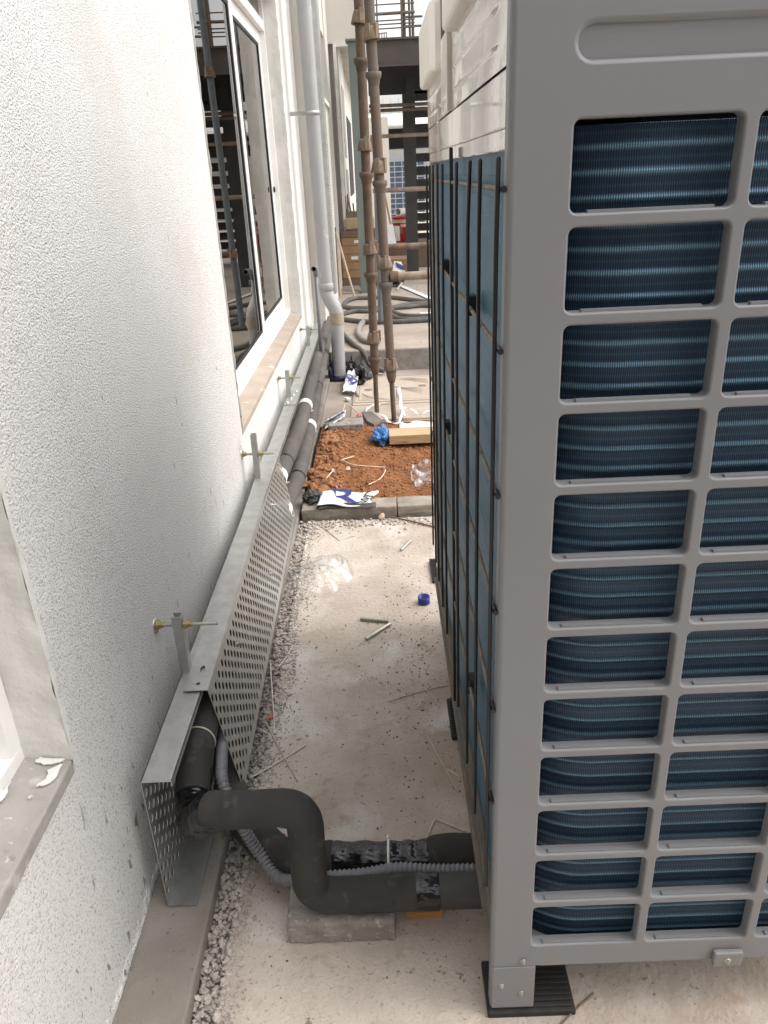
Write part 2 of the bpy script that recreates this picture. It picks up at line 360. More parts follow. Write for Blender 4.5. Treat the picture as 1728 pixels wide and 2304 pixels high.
# strip of hollow ground under the gravel
g = MB(); g.box(-.45, -.3, -2, 3.395, -.15, -.02)
struct('gravel_bed', g, M('gravel_dust', (.36, .32, .28), (.28, .245, .21), scale=40, rough=.95))
# paved ground between soil and the step
g = MB(); g.grid(lambda u, v: (-.45 + u * 4.4, 4.93 + v * 1.53, -.004 + .004 * noise.noise((u * 9, v * 9, 1))), 60, 30)
struct('courtyard', g, pavem)
g = MB(); g.box(-.66, 14, 6.46, 26, -.15, .18)
struct('terrace', g, [pavem], bevel=.008)
g = MB(); g.box(-.45, 4.0, 6.446, 6.459, -.1, .172)
struct('step_face', g, concg)

# gravel
g = MB()
ICO = bmesh.new(); bmesh.ops.create_icosphere(ICO, subdivisions=1, radius=1)
IV = [v.co.copy() for v in ICO.verts]; IF = [[v.index for v in f.verts] for f in ICO.faces]
ICO2 = bmesh.new(); bmesh.ops.create_icosphere(ICO2, subdivisions=2, radius=1)
IV2 = [v.co.copy() for v in ICO2.verts]; IF2 = [[v.index for v in f.verts] for f in ICO2.faces]
def stone(mb, c, r, seed, flat=.7, m=0, hi=False):
    q = Matrix.Rotation(random.uniform(0, 6.3), 3, 'Z') @ Matrix.Rotation(random.uniform(-.6, .6), 3, 'X')
    sx, sy, sz = random.uniform(.7, 1.25), random.uniform(.7, 1.1), random.uniform(.5, .9) * flat / .7
    vs = []
    for v in (IV2 if hi else IV):
        k = 1 + .45 * noise.noise(v * 1.3 + Vector((seed * 3.7, seed, 0)))
        vs.append(Vector(c) + q @ Vector((v.x * sx, v.y * sy, v.z * sz)) * r * k)
    mb.add(vs, IF2 if hi else IF, m, False)
for i in range(8200):
    y = random.uniform(.6, 3.39)
    wdt = .03 + .035 * noise.noise((y * 3, 7, 0))
    x = random.uniform(-.452, -.392 + wdt) if random.random() < .8 else random.gauss(-.37, .03)
    if x < -.452: continue
    r = random.choice((.002, .0025, .003, .004, .004, .005, .0055, .0065, .0088))
    zz = -.018 if x < -.40 else 0
    if x > -.39: r *= .55
    stone(g, (x, y, zz + r * .4 + random.uniform(0, .012 if x < -.4 else 0)), r, i)
for i in range(420):
    x = random.uniform(-.44, .6); y = 3.39 - abs(random.gauss(0, .05)); r = random.choice((.003, .004, .006, .008, .01))
    stone(g, (x, y, r * .4), r, i + 900)
tag(obj('gravel', g, gravelm), kind='stuff')
g = MB()
for i in range(800):
    x = random.uniform(-.36, .5); y = random.uniform(1.0, 3.35)
    if random.random() < .5: x, y = random.gauss(.06, .09), random.gauss(2.2, .4)
    if y < .7 or y > 3.37: continue
    stone(g, (x, y, .0015), random.choice((.0011, .0016, .0022, .003)), i, m=0)
tag(obj('grit', g, M('brown_grit', (.14, .1, .075), (.08, .06, .045), scale=50, rough=.95)), kind='stuff')

# red soil
def soil_z(x, y):
    z = .03 + .035 * noise.noise((x * 3.1, y * 3.1, 2)) + .012 * noise.noise((x * 11, y * 11, 5)) + .006 * noise.noise((x * 31, y * 31, 9))
    z += .035 * max(0, 1 - ((x + .36) / .12) ** 2) * (0.6 + .7 * noise.noise((y * 5, 3, 3)))
    e = min((y - 3.5) / .1, (4.98 - y) / .25, 1.0); return z * max(e, 0) + (-.03 if e < 0 else 0)
g = MB(); g.grid(lambda u, v: (-.43 + u * 4, 3.47 + v * 1.55, soil_z(-.43 + u * 4, 3.47 + v * 1.55)), 330, 150)
struct('soil', g, soilm)
g = MB()
for i in range(5200):
    x = random.uniform(-.42, .5); y = random.uniform(3.55, 4.9); r = random.choice((.002, .0025, .003, .003, .004, .005, .007, .009))
    if x < -.25: r *= 1.7
    stone(g, (x, y, soil_z(x, y) + r * .2), r, i, hi=r > .008)
for i in range(26):
    x = random.gauss(-.36, .035); y = random.uniform(3.6, 4.7); r = random.uniform(.02, .05)
    stone(g, (x, y, soil_z(x, y)), r, i + 77, hi=True)
tag(obj('soil_clods', g, clodm), kind='stuff')

# ================================================================== MAIN BUILDING
bld = thing('house', (-1.2, 4, 0), 'white stuccoed house wall with recessed windows along the left of the passage', 'building')
SILL = .605; WTOP = 2.62; DEP = .088
g = MB()
T = .35
def wallseg(y0, y1, z0, z1, n=1):
    x0 = xw(y0); x1 = xw(y1)
    g.add([(x0, y0, z0), (x1, y1, z0), (x1, y1, z1), (x0, y0, z1), (x0 - T, y0, z0), (x1 - T, y1, z0), (x1 - T, y1, z1), (x0 - T, y0, z1)],
          [(0, 1, 2, 3), (5, 4, 7, 6), (4, 0, 3, 7), (1, 5, 6, 2), (3, 2, 6, 7), (4, 5, 1, 0)])
NW0, NW1, FW0, FW1 = -1.6, 1.085, 3.03, 5.86
wallseg(-3, NW0, -.1, 3.4); wallseg(NW1, FW0, -.1, 3.4); wallseg(FW1, 6.95, -.1, 3.4)
wallseg(NW0, NW1, -.1, SILL - .004); wallseg(FW0, FW1, -.1, SILL - .004); wallseg(NW0, NW1, WTOP, 3.4); wallseg(FW0, FW1, WTOP, 3.4)
obj('wall', g, stucco, bld)
g = MB()
def foot(u, v):
    y = -.2 + u * 7.1; a = noise.noise((y * 22, v * 3, 1)); b_ = noise.noise((y * 60, v * 6, 4))
    return (xw(y) + (.004 + .006 * a + .006 * b_) * sin(pi * min(1, v + .2)) ** .7 - .0012, y, .029 + v * .042 + .008 * b_ * (1 - v) + .02 * a * v + .008 * b_ * v)
g.grid(foot, 1400, 6); obj('rough_edge', g, stucco, bld)
# smooth reveal linings with torn, uneven edges
g = MB()
def reveal(y, s, z0, z1):
    g = MB()
    def fn(u, v):
        z = z0 + v * (z1 - z0); x = xw(y) + .002 - u * DEP
        j = .0
        if u == 0: x += .004 + .007 * noise.noise((z * 14, y, 0)) + .003 * noise.noise((z * 50, y, 0))
        return (x, y + s * (.005 + .004 * noise.noise((z * 7, u * 5, y)) + (.006 * noise.noise((z * 18, 2, y)) if u < .2 else 0)), z)
    g.grid(fn, 6, 90)
    obj('reveal', g, plaster, bld)
reveal(NW1, -1, SILL, WTOP); reveal(FW0, 1, SILL, WTOP); reveal(FW1, -1, SILL, WTOP)
# render flange lapping from the reveal onto the wall beside the near window
g = MB()
def lap(u, v):
    z = SILL - .012 + v * (1.4)
    wd = .022 + .02 * noise.noise((z * 7, 1, 0)) + .014 * noise.noise((z * 24, 5, 0)) + .006 * noise.noise((z * 80, 5, 0))
    return (xw(NW1) + .0045 * (1 - u) ** .5 + .0005, NW1 - .005 + u * wd, z)
g.grid(lap, 5, 110)
obj('trim', g, plaster, bld)
for (a, b, mt) in ((NW0, NW1, sillgrey), (FW0, FW1, sillm)):
    g = MB(); g.add([(xw(a) + .003, a + .003, SILL), (xw(b) + .003, b - .003, SILL), (xw(b) - DEP, b - .003, SILL + .012), (xw(a) - DEP, a + .003, SILL + .012),
                     (xw(a) + .003, a + .003, SILL - .03), (xw(b) + .003, b - .003, SILL - .03), (xw(b) - DEP, b - .003, SILL - .03), (xw(a) - DEP, a + .003, SILL - .03)],
                    [(0, 1, 2, 3), (4, 5, 1, 0), (5, 6, 2, 1), (7, 4, 0, 3), (6, 7, 3, 2), (7, 6, 5, 4)])
    obj('sill', g, mt, bld, bevel=.004)
# flakes of torn render on the near sill
def torn(pts, z, lift):
    g = MB(); out = []
    for k in range(len(pts)):
        p, q = Vector((*pts[k], 0)), Vector((*pts[(k + 1) % len(pts)], 0))
        for t in (0, .25, .5, .75): out.append(p.lerp(q, t) + Vector((random.uniform(-.0022, .0022), random.uniform(-.0022, .0022), 0)))
    n = len(out); c_ = sum(out, Vector()) / n
    zf = lambda v: z - (v.x + .6) * .136 + lift * ((v - c_).length / .03) ** 2
    top = [Vector((v.x, v.y, zf(v) + .0022)) for v in out]; bot = [Vector((v.x, v.y, zf(v))) for v in out]
    cc = Vector((c_.x, c_.y, zf(c_) + .0035))
    g.add(top + bot + [cc], [(k, (k + 1) % n, 2 * n) for k in range(n)] + [(n + k, n + (k + 1) % n, (k + 1) % n, k) for k in range(n)])
    obj('plaster_flake', g, plaster, bld)
torn([(-.606, 1.078), (-.648, 1.076), (-.655, 1.062), (-.630, 1.060), (-.612, 1.066)], SILL + .003, .001)
torn([(-.603, 1.062), (-.622, 1.045), (-.618, 1.022), (-.628, 1.005), (-.611, 1.012), (-.604, 1.03)], SILL + .003, .003)
torn([(-.672, 1.01), (-.68, .985), (-.676, .962), (-.668, .97)], SILL + .004, .004)
torn([(-.625, .985), (-.63, .982), (-.628, .977)], SILL + .004, .0)
# windows
def ring_frame(g, x0, x1, y0, y1, z0, z1, wd, wb=None):
    wb = wb or wd
    g.box(x0, x1, y0, y1, z0, z0 + wb); g.box(x0, x1, y0, y1, z1 - wd, z1)
    g.box(x0, x1, y0, y0 + wd, z0 + wb, z1 - wd); g.box(x0, x1, y1 - wd, y1, z0 + wb, z1 - wd)
def window(y0, y1, ym, xo):
    f = MB(); ring_frame(f, xo - .07, xo, y0, y1, SILL + .008, WTOP, .035, .03)
    f.box(xo - .032, xo - .028, y0 + .035, y1 - .035, SILL + .038, SILL + .05)
    fr = obj('window', f, upvc, bld, bevel=.003)
    for (a, b, xs) in ((y0 + .03, ym + .075, xo + .002), (ym - .02, y1 - .03, xo - .034)):
        s = MB(); ring_frame(s, xs - .028, xs, a, b, SILL + .034, WTOP - .2, .075, .095)
        so = obj('sash', s, upvc, fr, bevel=.003)
        k = MB(); ring_frame(k, xs - .018, xs - .006, a + .075, b - .075, SILL + .129, WTOP - .275, .014)
        obj('gasket', k, gasket, fr)
        p = MB(); p.box(xs - .016, xs - .012, a + .088, b - .088, SILL + .142, WTOP - .288)
        obj('pane', p, glass, fr)
    t = MB(); t.box(xo - .05, xo - .002, y0 + .035, y1 - .035, WTOP - .2, WTOP - .14); obj('transom', t, upvc, fr, bevel=.003)
    p = MB(); p.box(xo - .03, xo - .024, y0 + .035, y1 - .035, WTOP - .14, WTOP - .035); obj('pane', p, glass, fr)
    kn = MB(); kn.lathe([(0, .012), (.016, .011), (.019, .006), (.019, 0)], (xs + .001, y1 - .065, 1.47), 18, axis=Vector((1, 0, 0))); obj('knob', kn, gasket, fr)
window(NW0, NW1 - .004, -.3, xw(0) - DEP + .006)
window(FW0 + .004, FW1 - .004, 4.44, xw(4.4) - DEP + .006)
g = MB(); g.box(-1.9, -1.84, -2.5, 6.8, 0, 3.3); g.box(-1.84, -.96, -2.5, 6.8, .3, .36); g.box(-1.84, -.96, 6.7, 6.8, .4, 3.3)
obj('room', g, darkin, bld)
g = MB(); g.box(-1.9, xw(6) - .001, -3, 6.95, 3.4, 3.6); obj('roof', g, plaster, bld)

g = MB(); g.box(xw(0) - .3, 6, -3.0, -2.7, -.15, 3.4); obj('rear_light_blocker', g, blockerm, bld)  # unseen wall added behind the camera to keep light off the cabinet front
# continuing wing
wing = thing('house', (-.8, 10, .18), 'pale far wing of the house with doorway and bulkhead beyond the downpipe', 'building')
g = MB()
g.box(-1.4, -.505, 6.96, 8.9, -.1, 4.6); g.box(-1.4, -.52, 8.9, 9.9, -.1, 2.28); g.box(-1.4, -.52, 8.9, 9.9, 2.95, 4.6); g.box(-1.4, -.505, 9.9, 10.5, -.1, 4.6)
g.box(-1.4, -.52 - .05, 8.9, 9.9, 2.28, 2.95)
obj('wall', g, farwall, wing)
g = MB(); g.box(-.566, -.562, 8.95, 9.85, 2.36, 2.9); w_ = obj('window', g, darkin, wing)
g = MB(); g.box(-.52, -.495, 8.9, 9.9, 2.24, 2.28); obj('sill', g, plaster, wing)
g = MB(); g.box(-.505, .0, 10.5, 10.62, 2.96, 5.2); obj('bulkhead', g, farwall, wing)
g = MB(); g.box(-.445, -.41, 10.47, 10.6, .18, 2.96); g.box(-.41, -.18, 10.47, 10.6, 2.925, 2.96); obj('door_frame', g, plaster, wing)
g = MB(); g.box(-1.4, -.40, 10.62, 12.3, .18, 3.3); g.box(-1.4, -.47, 12.3, 13.2, .18, 3.3); g.box(-1.4, -.44, 13.2, 18, .18, 3.6); g.box(-.43, .3, 18, 18.2, .18, 2.6)
obj('corridor_wall', g, farwall, wing)
g = MB(); g.box(-1.4, -.1, 10.62, 18, 3.05, 3.15); obj('ceiling', g, farwall, wing)
g = MB(); g.box(-.40, -.396, 11.2, 12.0, 1.75, 2.6); g.box(-.40, -.396, 11.2, 12.0, .5, 1.6); obj('window', g, M('grey_blind', (.3, .29, .27), rough=.7), wing)
g = MB(); g.box(-.44, -.43, 13.8, 16, 1.2, 2.4); obj('window', g, darkin, wing)

# ================================================================== CABLE TRAY
def perf(mb, P, Sv, Tv, ns, nt, ps, pt, a, b, n=10, m=0):
    P = Vector(P); Sv = Vector(Sv).normalized(); Tv = Vector(Tv).normalized()
    def cell(s0, s1, t0, t1, hole):
        if not hole:
            mb.add([P + Sv * s0 + Tv * t0, P + Sv * s1 + Tv * t0, P + Sv * s1 + Tv * t1, P + Sv * s0 + Tv * t1], [(0, 1, 2, 3)], m); return
        cs, ct = (s0 + s1) / 2, (t0 + t1) / 2
        ang = [math.atan2(t0 - ct, s0 - cs), math.atan2(t0 - ct, s1 - cs), math.atan2(t1 - ct, s1 - cs), math.atan2(t1 - ct, s0 - cs)]
        hp = [P + Sv * (cs + a * cos(2 * pi * k / n - 3 * pi / 4)) + Tv * (ct + b * sin(2 * pi * k / n - 3 * pi / 4)) for k in range(n)]
        cp = [P + Sv * s0 + Tv * t0, P + Sv * s1 + Tv * t0, P + Sv * s1 + Tv * t1, P + Sv * s0 + Tv * t1]
        q = n // 4; fs = []
        for c in range(4):
            for k in range(q): fs.append((n + c, n + (c + 1) % 4, (c * q + k + 1) % n, c * q + k) if k == q // 2 else (n + (c if k < q // 2 else (c + 1) % 4), (c * q + k + 1) % n, c * q + k))
        mb.add(hp + cp, fs, m)
    for i in range(ns):
        s0, s1 = i * ps, (i + 1) * ps
        if i % 2 == 0:
            for j in range(nt): cell(s0, s1, j * pt, (j + 1) * pt, True)
        else:
            cell(s0, s1, 0, pt / 2, False)
            for j in range(nt - 1): cell(s0, s1, pt / 2 + j * pt, pt / 2 + (j + 1) * pt, True)
            cell(s0, s1, (nt - .5) * pt, nt * pt, False)

TY0, TY1 = 1.232, 6.62
def tx(y): return -.549 - .0042 * (y - 1.2)
sv = Vector((tx(TY1) - tx(TY0), TY1 - TY0, 0)).normalized()
tray = thing('cable_tray', (-.55, 1.6, .034), 'long galvanised perforated cable tray fixed on edge along the stuccoed wall', 'cable tray')
ns = 220; ps = (TY1 - TY0) / ns
g = MB(); x0 = tx(TY0); x1 = tx(TY1)
g.add([(x0, TY0, .404), (x0 + .066, TY0, .404), (x1 + .066, TY1, .404), (x1, TY1, .404)], [(0, 1, 2, 3)])
g.add([(x0 + .066, TY0, .404), (x0 + .066, TY0, .39), (x1 + .066, TY1, .39), (x1 + .066, TY1, .404)], [(0, 1, 2, 3)])
g.add([(x0, TY0, .404), (x1, TY1, .404), (x1, TY1, .383), (x0, TY0, .383)], [(0, 1, 2, 3)])
obj('top_flange', g, galv, tray, solid=.0018)
g = MB(); perf(g, (x0, TY0, .383), sv, (0, 0, -1), ns, 9, ps, .0366, .0098, .0106, n=12)
obj('perforated_web', g, galv, tray, solid=.0016)
g = MB()
g.add([(x0, TY0, .053), (x1, TY1, .053), (x1, TY1, .034), (x0, TY0, .034)], [(0, 1, 2, 3)])
g.add([(x0, TY0, .034), (x1, TY1, .034), (x1 + .066, TY1, .034), (x0 + .066, TY0, .034)], [(0, 1, 2, 3)])
obj('bottom_flange', g, galv, tray, solid=.0018)
# joint plate with bolts on the flange
g = MB(); g.rbox((tx(4.25) + .034, 4.21, .407), (.064, .3, .003), rot=.0042); jp = obj('joint_plate', g, galvdull, tray, bevel=.001)
for (a, yy) in ((.018, 4.09), (.03, 4.17), (.036, 4.25), (.044, 4.33)):
    g = MB(); g.lathe([(0, .009), (.006, .008), (.007, .002), (.011, .001), (.011, 0)], (tx(4.2) + a, yy, .4088), 8); obj('bolt', g, zinc, jp)

# loose second tray set over the first as a lid
cov = thing('tray_cover', (-.45, 1.9, .1), 'loose galvanised perforated tray section hooked over the long tray as a leaning lid', 'tray cover')
A0 = Vector((-.468, 1.531, .409)); A1 = Vector((-.5045, 3.286, .409)); LT = .328
sv2 = (A1 - A0).normalized(); L2 = (A1 - A0).length
tv = Vector((.048, 0, -.307)).normalized()
g = MB(); mrg = .014
perf(g, A0 + tv * mrg, sv2, tv, 72, 8, L2 / 72, (LT - 2 * mrg) / 8, .0098, .0106, n=16)
g.add([A0, A1, A1 + tv * mrg, A0 + tv * mrg], [(0, 1, 2, 3)])
g.add([A0 + tv * (LT - mrg), A1 + tv * (LT - mrg), A1 + tv * LT, A0 + tv * LT], [(0, 1, 2, 3)])
obj('perforated_web', g, galv, cov, solid=.0016)
# flange with an oblong slot and a round hole near its end
g = MB(); Wf = .060; nx = Vector((-1, 0, 0.0))
def fl(s, t): return A0 + sv2 * s + nx * t + Vector((0, 0, .0012))
def holecell(s0, s1, t0, t1, cs, ct, a, b, n=16):
    hp = []
    for k in range(n):
        an = 2 * pi * k / n - 3 * pi / 4; hp.append(fl(cs + a * cos(an), ct + b * sin(an)))
    cp = [fl(s0, t0), fl(s1, t0), fl(s1, t1), fl(s0, t1)]; q = n // 4; fs = []
    for c in range(4):
        for k in range(q):
            fs.append((n + c, n + (c + 1) % 4, (c * q + k + 1) % n, c * q + k) if k == q // 2 else (n + (c if k < q // 2 else (c + 1) % 4), (c * q + k + 1) % n, c * q + k))
    g.add(hp + cp, fs)
holecell(0, .055, 0, Wf, .027, .028, .0055, .0055); holecell(.055, .125, 0, Wf, .088, .028, .015, .006)
g.add([fl(.125, 0), fl(L2, 0), fl(L2, Wf), fl(.125, Wf)], [(0, 1, 2, 3)])
obj('top_flange', g, galv, cov, solid=.0016)
B0 = A0 + tv * LT; B1 = A1 + tv * LT
g = MB(); g.add([B0, B1, B1 + Vector((-.055, 0, -.006)), B0 + Vector((-.055, 0, -.006))], [(0, 1, 2, 3)]); obj('bottom_flange', g, galv, cov, solid=.0016)
for (s, t) in ((.33, .09), (.95, .2), (1.32, .08)):
    g = MB(); c = A0 + sv2 * s + tv * t; nn = sv2.cross(tv).normalized()
    if nn.x < 0: nn = -nn
    g.lathe([(.008, 0), (.008, .004), (.004, .004), (.004, .016), (0, .016)], c, 8, axis=nn); obj('bolt', g, zinc, cov)

# wall brackets
def bracket(y, z, L, zst, label):
    x = xw(y); b = thing('wall_bracket', (x, y, z - .3), label, 'bracket', 'threaded rod brackets holding the tray')
    g = MB(); g.tube([(x - .02, y, z), (x + L, y + .002, z - .003)], .0046, 10); obj('threaded_rod', g, zinc, b)
    g = MB(); g.lathe([(0, .004), (.019, .004), (.02, 0)], (x, y, z), 20, axis=Vector((1, 0, 0))); obj('washer', g, zinc, b)
    xs = x + .067
    for xx in (x + .004, xs + .006):
        g = MB(); g.lathe([(.0125, 0), (.0125, .008), (.0085, .008), (.0085, .017), (0, .017)], (xx, y, z), 6, axis=Vector((1, 0, 0)), smooth=False); obj('nut', g, brass, b)
    g = MB(); t = .002; d = .021; wd = .0125
    g.box(xs, xs + t, y - wd, y + wd, z - .47, z + zst)
    g.box(xs - d, xs, y - wd, y - wd + t, z - .47, z + zst); g.box(xs - d, xs, y + wd - t, y + wd, z - .47, z + zst)
    obj('strut', g, galvdull, b, bevel=.0008)
bracket(1.628, .541, .155, .028, 'nearest wall bracket with rod ending in the air above the tray lid')
bracket(2.962, .516, .13, .085, 'wall bracket at the far end of the tray lid with strut standing tall')
bracket(4.23, .516, .13, .04, 'wall bracket beside the bolted joint plate of the tray')
bracket(5.642, .525, .13, .02, 'farthest wall bracket just before the white elbow of the downpipe')

# ================================================================== INSULATED PIPES
R_ = .0385
pa = thing('insulated_pipe', (-.2, 1.19, .06), 'black insulated pipe stepping down from the tray onto the concrete block', 'pipe')
trayrun = [(-.492, 6.9, .262), (-.488, 5, .262), (-.482, 4.0, .27), (-.478, 3.3, .27), (-.478, 2.4, .28)]
g = MB(); path = [(-.525, 2.6, .29), (-.512, 1.9, .285), (-.495, 1.5, .30), (-.486, 1.345, .258)]
g.tube(spline(path, 8), .041, 20, wob=.06); obj('tray_insulation', g, rubberfoam, pa)
g = MB(); g.tube(spline([(-.486, 1.40, .272), (-.48, 1.325, .24), (-.455, 1.262, .262), (-.415, 1.225, .318), (-.37, 1.20, .35)], 8), [.0425] * 26 + [.041, .040, .039, .0385, .038, .037, .036], 20)
obj('taped_elbow', g, tape, pa)
g = MB(); g.tube(fillet([(-.405, 1.215, .338), (-.36, 1.192, .357), (-.205, 1.187, .366), (-.212, 1.187, .103), (.05, 1.187, .104)], .06, 14), R_, 24, wob=.07); obj('insulation', g, rubberfoam, pa)
g = MB(); g.tube([(.02, 1.187, .1035), (.045, 1.187, .1035), (.07, 1.187, .1035)], [.0392, .0398, .0392], 24); obj('tape_band', g, tape, pa)
g = MB(); g.tube([(.07, 1.187, .1035), (.12, 1.186, .105), (.24, 1.184, .106)], [.0365, .038, .038], 24); obj('insulation_sleeve', g, M('smooth_insulation', (.05, .05, .047), (.04, .04, .038), scale=6, rough=.6), pa)
def cabletie(mb, c, axis, r, w_=.0045, head=(0, 1), t=.0016):
    axis = Vector(axis).normalized(); c = Vector(c)
    mb.lathe([(r, -w_ / 2), (r + t, -w_ / 2), (r + t, w_ / 2), (r, w_ / 2)], c, 28, axis=axis)
    u = Vector((0, 0, 1)); u = (u - axis * u.dot(axis)).normalized(); v = axis.cross(u)
    h = c + (u * cos(head[0]) + v * sin(head[0])) * (r + .004)
    mb.rbox(h, (.008, .008, .007), rot=.3)
    mb.tube([h, h + u * .016 + v * .006 + axis * .004], .0012, 6)
g = MB(); cabletie(g, (-.494, 1.475, .299), (0, 1, -.12), .0415, head=(-.75, 1)); obj('cable_tie', g, zipm, pa)

pb = thing('insulated_pipe', (0, 1.33, .02), 'thick black insulated pipe lying on the slab, wrapped in shiny tape behind the stepped pipe', 'pipe')
rb = .043
ptsb = spline([(-.505, 2.7, .1), (-.50, 1.9, .09), (-.475, 1.6, .085), (-.385, 1.42, .075), (-.27, 1.325, .052), (-.18, 1.333, .048), (-.04, 1.326, .05), (.05, 1.324, .052), (.14, 1.326, .055), (.24, 1.326, .055)], 8)
g = MB(); g.tube(ptsb, [rb - (.006 if abs(p.x + .06) < .12 else 0) + (.006 * max(0, min(1, (p.x - .02) / .1))) for p in ptsb], 24, wob=.08); obj('insulation', g, rubberfoam, pb)
tb = [p for p in ptsb if -.185 < p.x < .07 and p.y < 1.4]
g = MB(); g.tube([p + Vector((0, 0, .001)) for p in tb], [rb - .0035 + .002 * sin(k * 1.7) + (.003 * max(0, min(1, (p.x - .02) / .1))) for k, p in enumerate(tb)], 24); obj('tape_wrap', g, tape, pb)
g = MB(); cabletie(g, (-.04, 1.322, .053), (1, -.02, 0), .047, .0055, head=(-.5, 1)); obj('cable_tie', g, wtape, pb)

cd = MB(); cpts = spline([(-.485, 2.2, .19), (-.475, 1.75, .20), (-.455, 1.55, .235), (-.435, 1.44, .262), (-.420, 1.375, .255), (-.385, 1.335, .18), (-.345, 1.32, .09), (-.29, 1.275, .055), (-.19, 1.245, .092), (-.10, 1.247, .094), (-.02, 1.25, .104), (.06, 1.245, .1), (.16, 1.24, .102), (.24, 1.24, .1)], 26)
# resample to even steps for the corrugation
ev = [cpts[0]]; acc = 0; stp = .0027
for a_, b_ in zip(cpts, cpts[1:]):
    d_ = (b_ - a_).length; t_ = stp - acc
    while t_ <= d_: ev.append(a_ + (b_ - a_) * (t_ / d_)); t_ += stp
    acc = d_ - (t_ - stp)
cd.tube(ev, [(.0148, .0146, .0118, .0120)[k % 4] for k in range(len(ev))], 14)
tag(obj('conduit', cd, conduitm), 'grey corrugated conduit looping from the tray to the air conditioner between the black pipes', 'conduit')

def longpipe(label, pts, r, seams, ties):
    o = thing('insulated_pipe', pts[0], label, 'pipe'); sp = spline(pts, 10)
    g = MB(); g.tube(sp, r, 24, wob=.07); obj('insulation', g, rubberdust, o)
    def at(y):
        for a_, b_ in zip(sp, sp[1:]):
            if (a_.y - y) * (b_.y - y) <= 0: return a_ + (b_ - a_) * ((y - a_.y) / (b_.y - a_.y + 1e-9))
        return sp[0]
    for y in seams:
        g = MB(); g.lathe([(r + .001, -.012), (r + .0016, 0), (r + .001, .012)], at(y), 24, axis=Vector((0, 1, 0))); obj('tape_band', g, tape, o)
    for y, wd in ties:
        g = MB(); c = at(y)
        g.lathe([(r, -wd / 2), (r + .0025, -wd / 2), (r + .003, -.004), (r + .0012, 0), (r + .003, .004), (r + .0025, wd / 2), (r, wd / 2)], c, 28, axis=Vector((0, 1, 0)))
        h = c + Vector((.8, 0, -.6)) * (r + .004); g.rbox(h, (.01, .01, .01)); g.tube([h, h + Vector((.016, -.003, .003))], .002, 6)
        obj('cable_tie', g, wtape, o)
longpipe('upper dusty grey insulated pipe running in the tray towards the downpipe', [(-.53, 2.5, .275), (-.527, 3.1, .272), (-.508, 3.5, .272), (-.487, 4.0, .275), (-.49, 4.7, .285), (-.5, 5.6, .30), (-.503, 6.3, .31), (-.503, 7.2, .31)], .041, [3.52], [(3.31, .07), (4.45, .07)])
longpipe('lower dusty grey insulated pipe sagging below its twin at the apron edge', [(-.515, 2.5, .13), (-.503, 3.15, .14), (-.47, 3.6, .145), (-.468, 3.9, .145), (-.474, 4.6, .165), (-.487, 5.6, .185), (-.49, 6.2, .215), (-.5, 7.2, .23)], .042, [3.62, 5.3], [(3.22, .07), (4.42, .07)])

g = MB(); g.box(-.266, -.03, 1.15, 1.275, 0, .0615)
def rough_block(name, mb, m, label, cat, bev=.006):
    o = obj(name, mb, m, bevel=bev); md = o.modifiers.new('s', 'SUBSURF'); md.subdivision_type = 'SIMPLE'; md.levels = 4; md.render_levels = 4
    tx_ = bpy.data.textures.get('rough') or bpy.data.textures.new('rough', 'CLOUDS'); tx_.noise_scale = .022
    d = o.modifiers.new('d', 'DISPLACE'); d.texture = tx_; d.strength = .009; d.texture_coords = 'GLOBAL'
    return tag(o, label, cat)
rough_block('concrete_block', g, concg, 'rough grey concrete block under the stepped black pipe', 'block')
g = MB(); g.rbox((.037, 1.235, .032), (.081, .07, .062)); tag(obj('wood_offcut', g, woodo, bevel=.002), 'small orange wood offcut propped under the taped pipe', 'wood block')

# ================================================================== DOWNPIPE
dp = thing('downpipe', (-.37, 6.2, 0), 'grey plastic downpipe strapped to the wall with a kinked foot', 'downpipe')
g = MB(); g.tube([(-.452, 6.2, 3.4), (-.432, 6.2, .74)], .052, 28); obj('pipe', g, pvc, dp)
g = MB(); g.tube(spline([(-.432, 6.2, .77), (-.431, 6.2, .70), (-.405, 6.2, .635), (-.378, 6.2, .585), (-.365, 6.2, .54), (-.364, 6.2, .50)], 6), .0555, 28); obj('elbow', g, pvc, dp)
g = MB(); g.lathe([(.054, -.03), (.0575, -.03), (.0575, -.018), (.06, -.015), (.06, .02), (.0575, .024), (.054, .03)], (-.432, 6.2, .745), 28); obj('socket', g, pvc, dp)
g = MB(); g.tube([(-.364, 6.2, .545), (-.364, 6.2, .455)], .0575, 28); obj('stained_joint', g, pvcglue, dp)
g = MB(); g.tube([(-.364, 6.2, .5), (-.374, 6.2, .0)], .053, 28); obj('foot', g, pvc, dp)
for z in (1.96, 3.1):
    g = MB(); g.lathe([(.053, -.014), (.055, -.014), (.055, .014), (.053, .014)], (-.4415, 6.2, z), 28); g.box(-.60, -.49, 6.185, 6.215, z - .012, z + .012); obj('clamp', g, galvdull, dp)
vt = thing('vertical_tray', (-.42, 6.75, .6), 'vertical galvanised tray with perforated side rising behind the downpipe', 'cable tray')
g = MB(); g.box(-.463, -.384, 6.68, 6.684, .62, 3.5); obj('front_plate', g, galv, vt)
g = MB(); perf(g, (-.383, 6.684, .62), (0, 0, 1), (0, 1, 0), 124, 6, .0232, .033, .0085, .0095, n=12); obj('perforated_side', g, galv, vt, solid=.0016)
g = MB(); g.tube([(-.472, 5.75, .3), (-.468, 5.75, .9)], .013, 14, caps=False); g.tube(spline([(-.468, 5.75, .89), (-.467, 5.71, .935), (-.463, 5.6, .953), (-.46, 5.52, .955)], 5), .0185, 16, caps=False)
o = obj('conduit', g, conduitm, solid=.003); tag(o, 'short grey conduit stub with open end beside the downpipe', 'conduit')

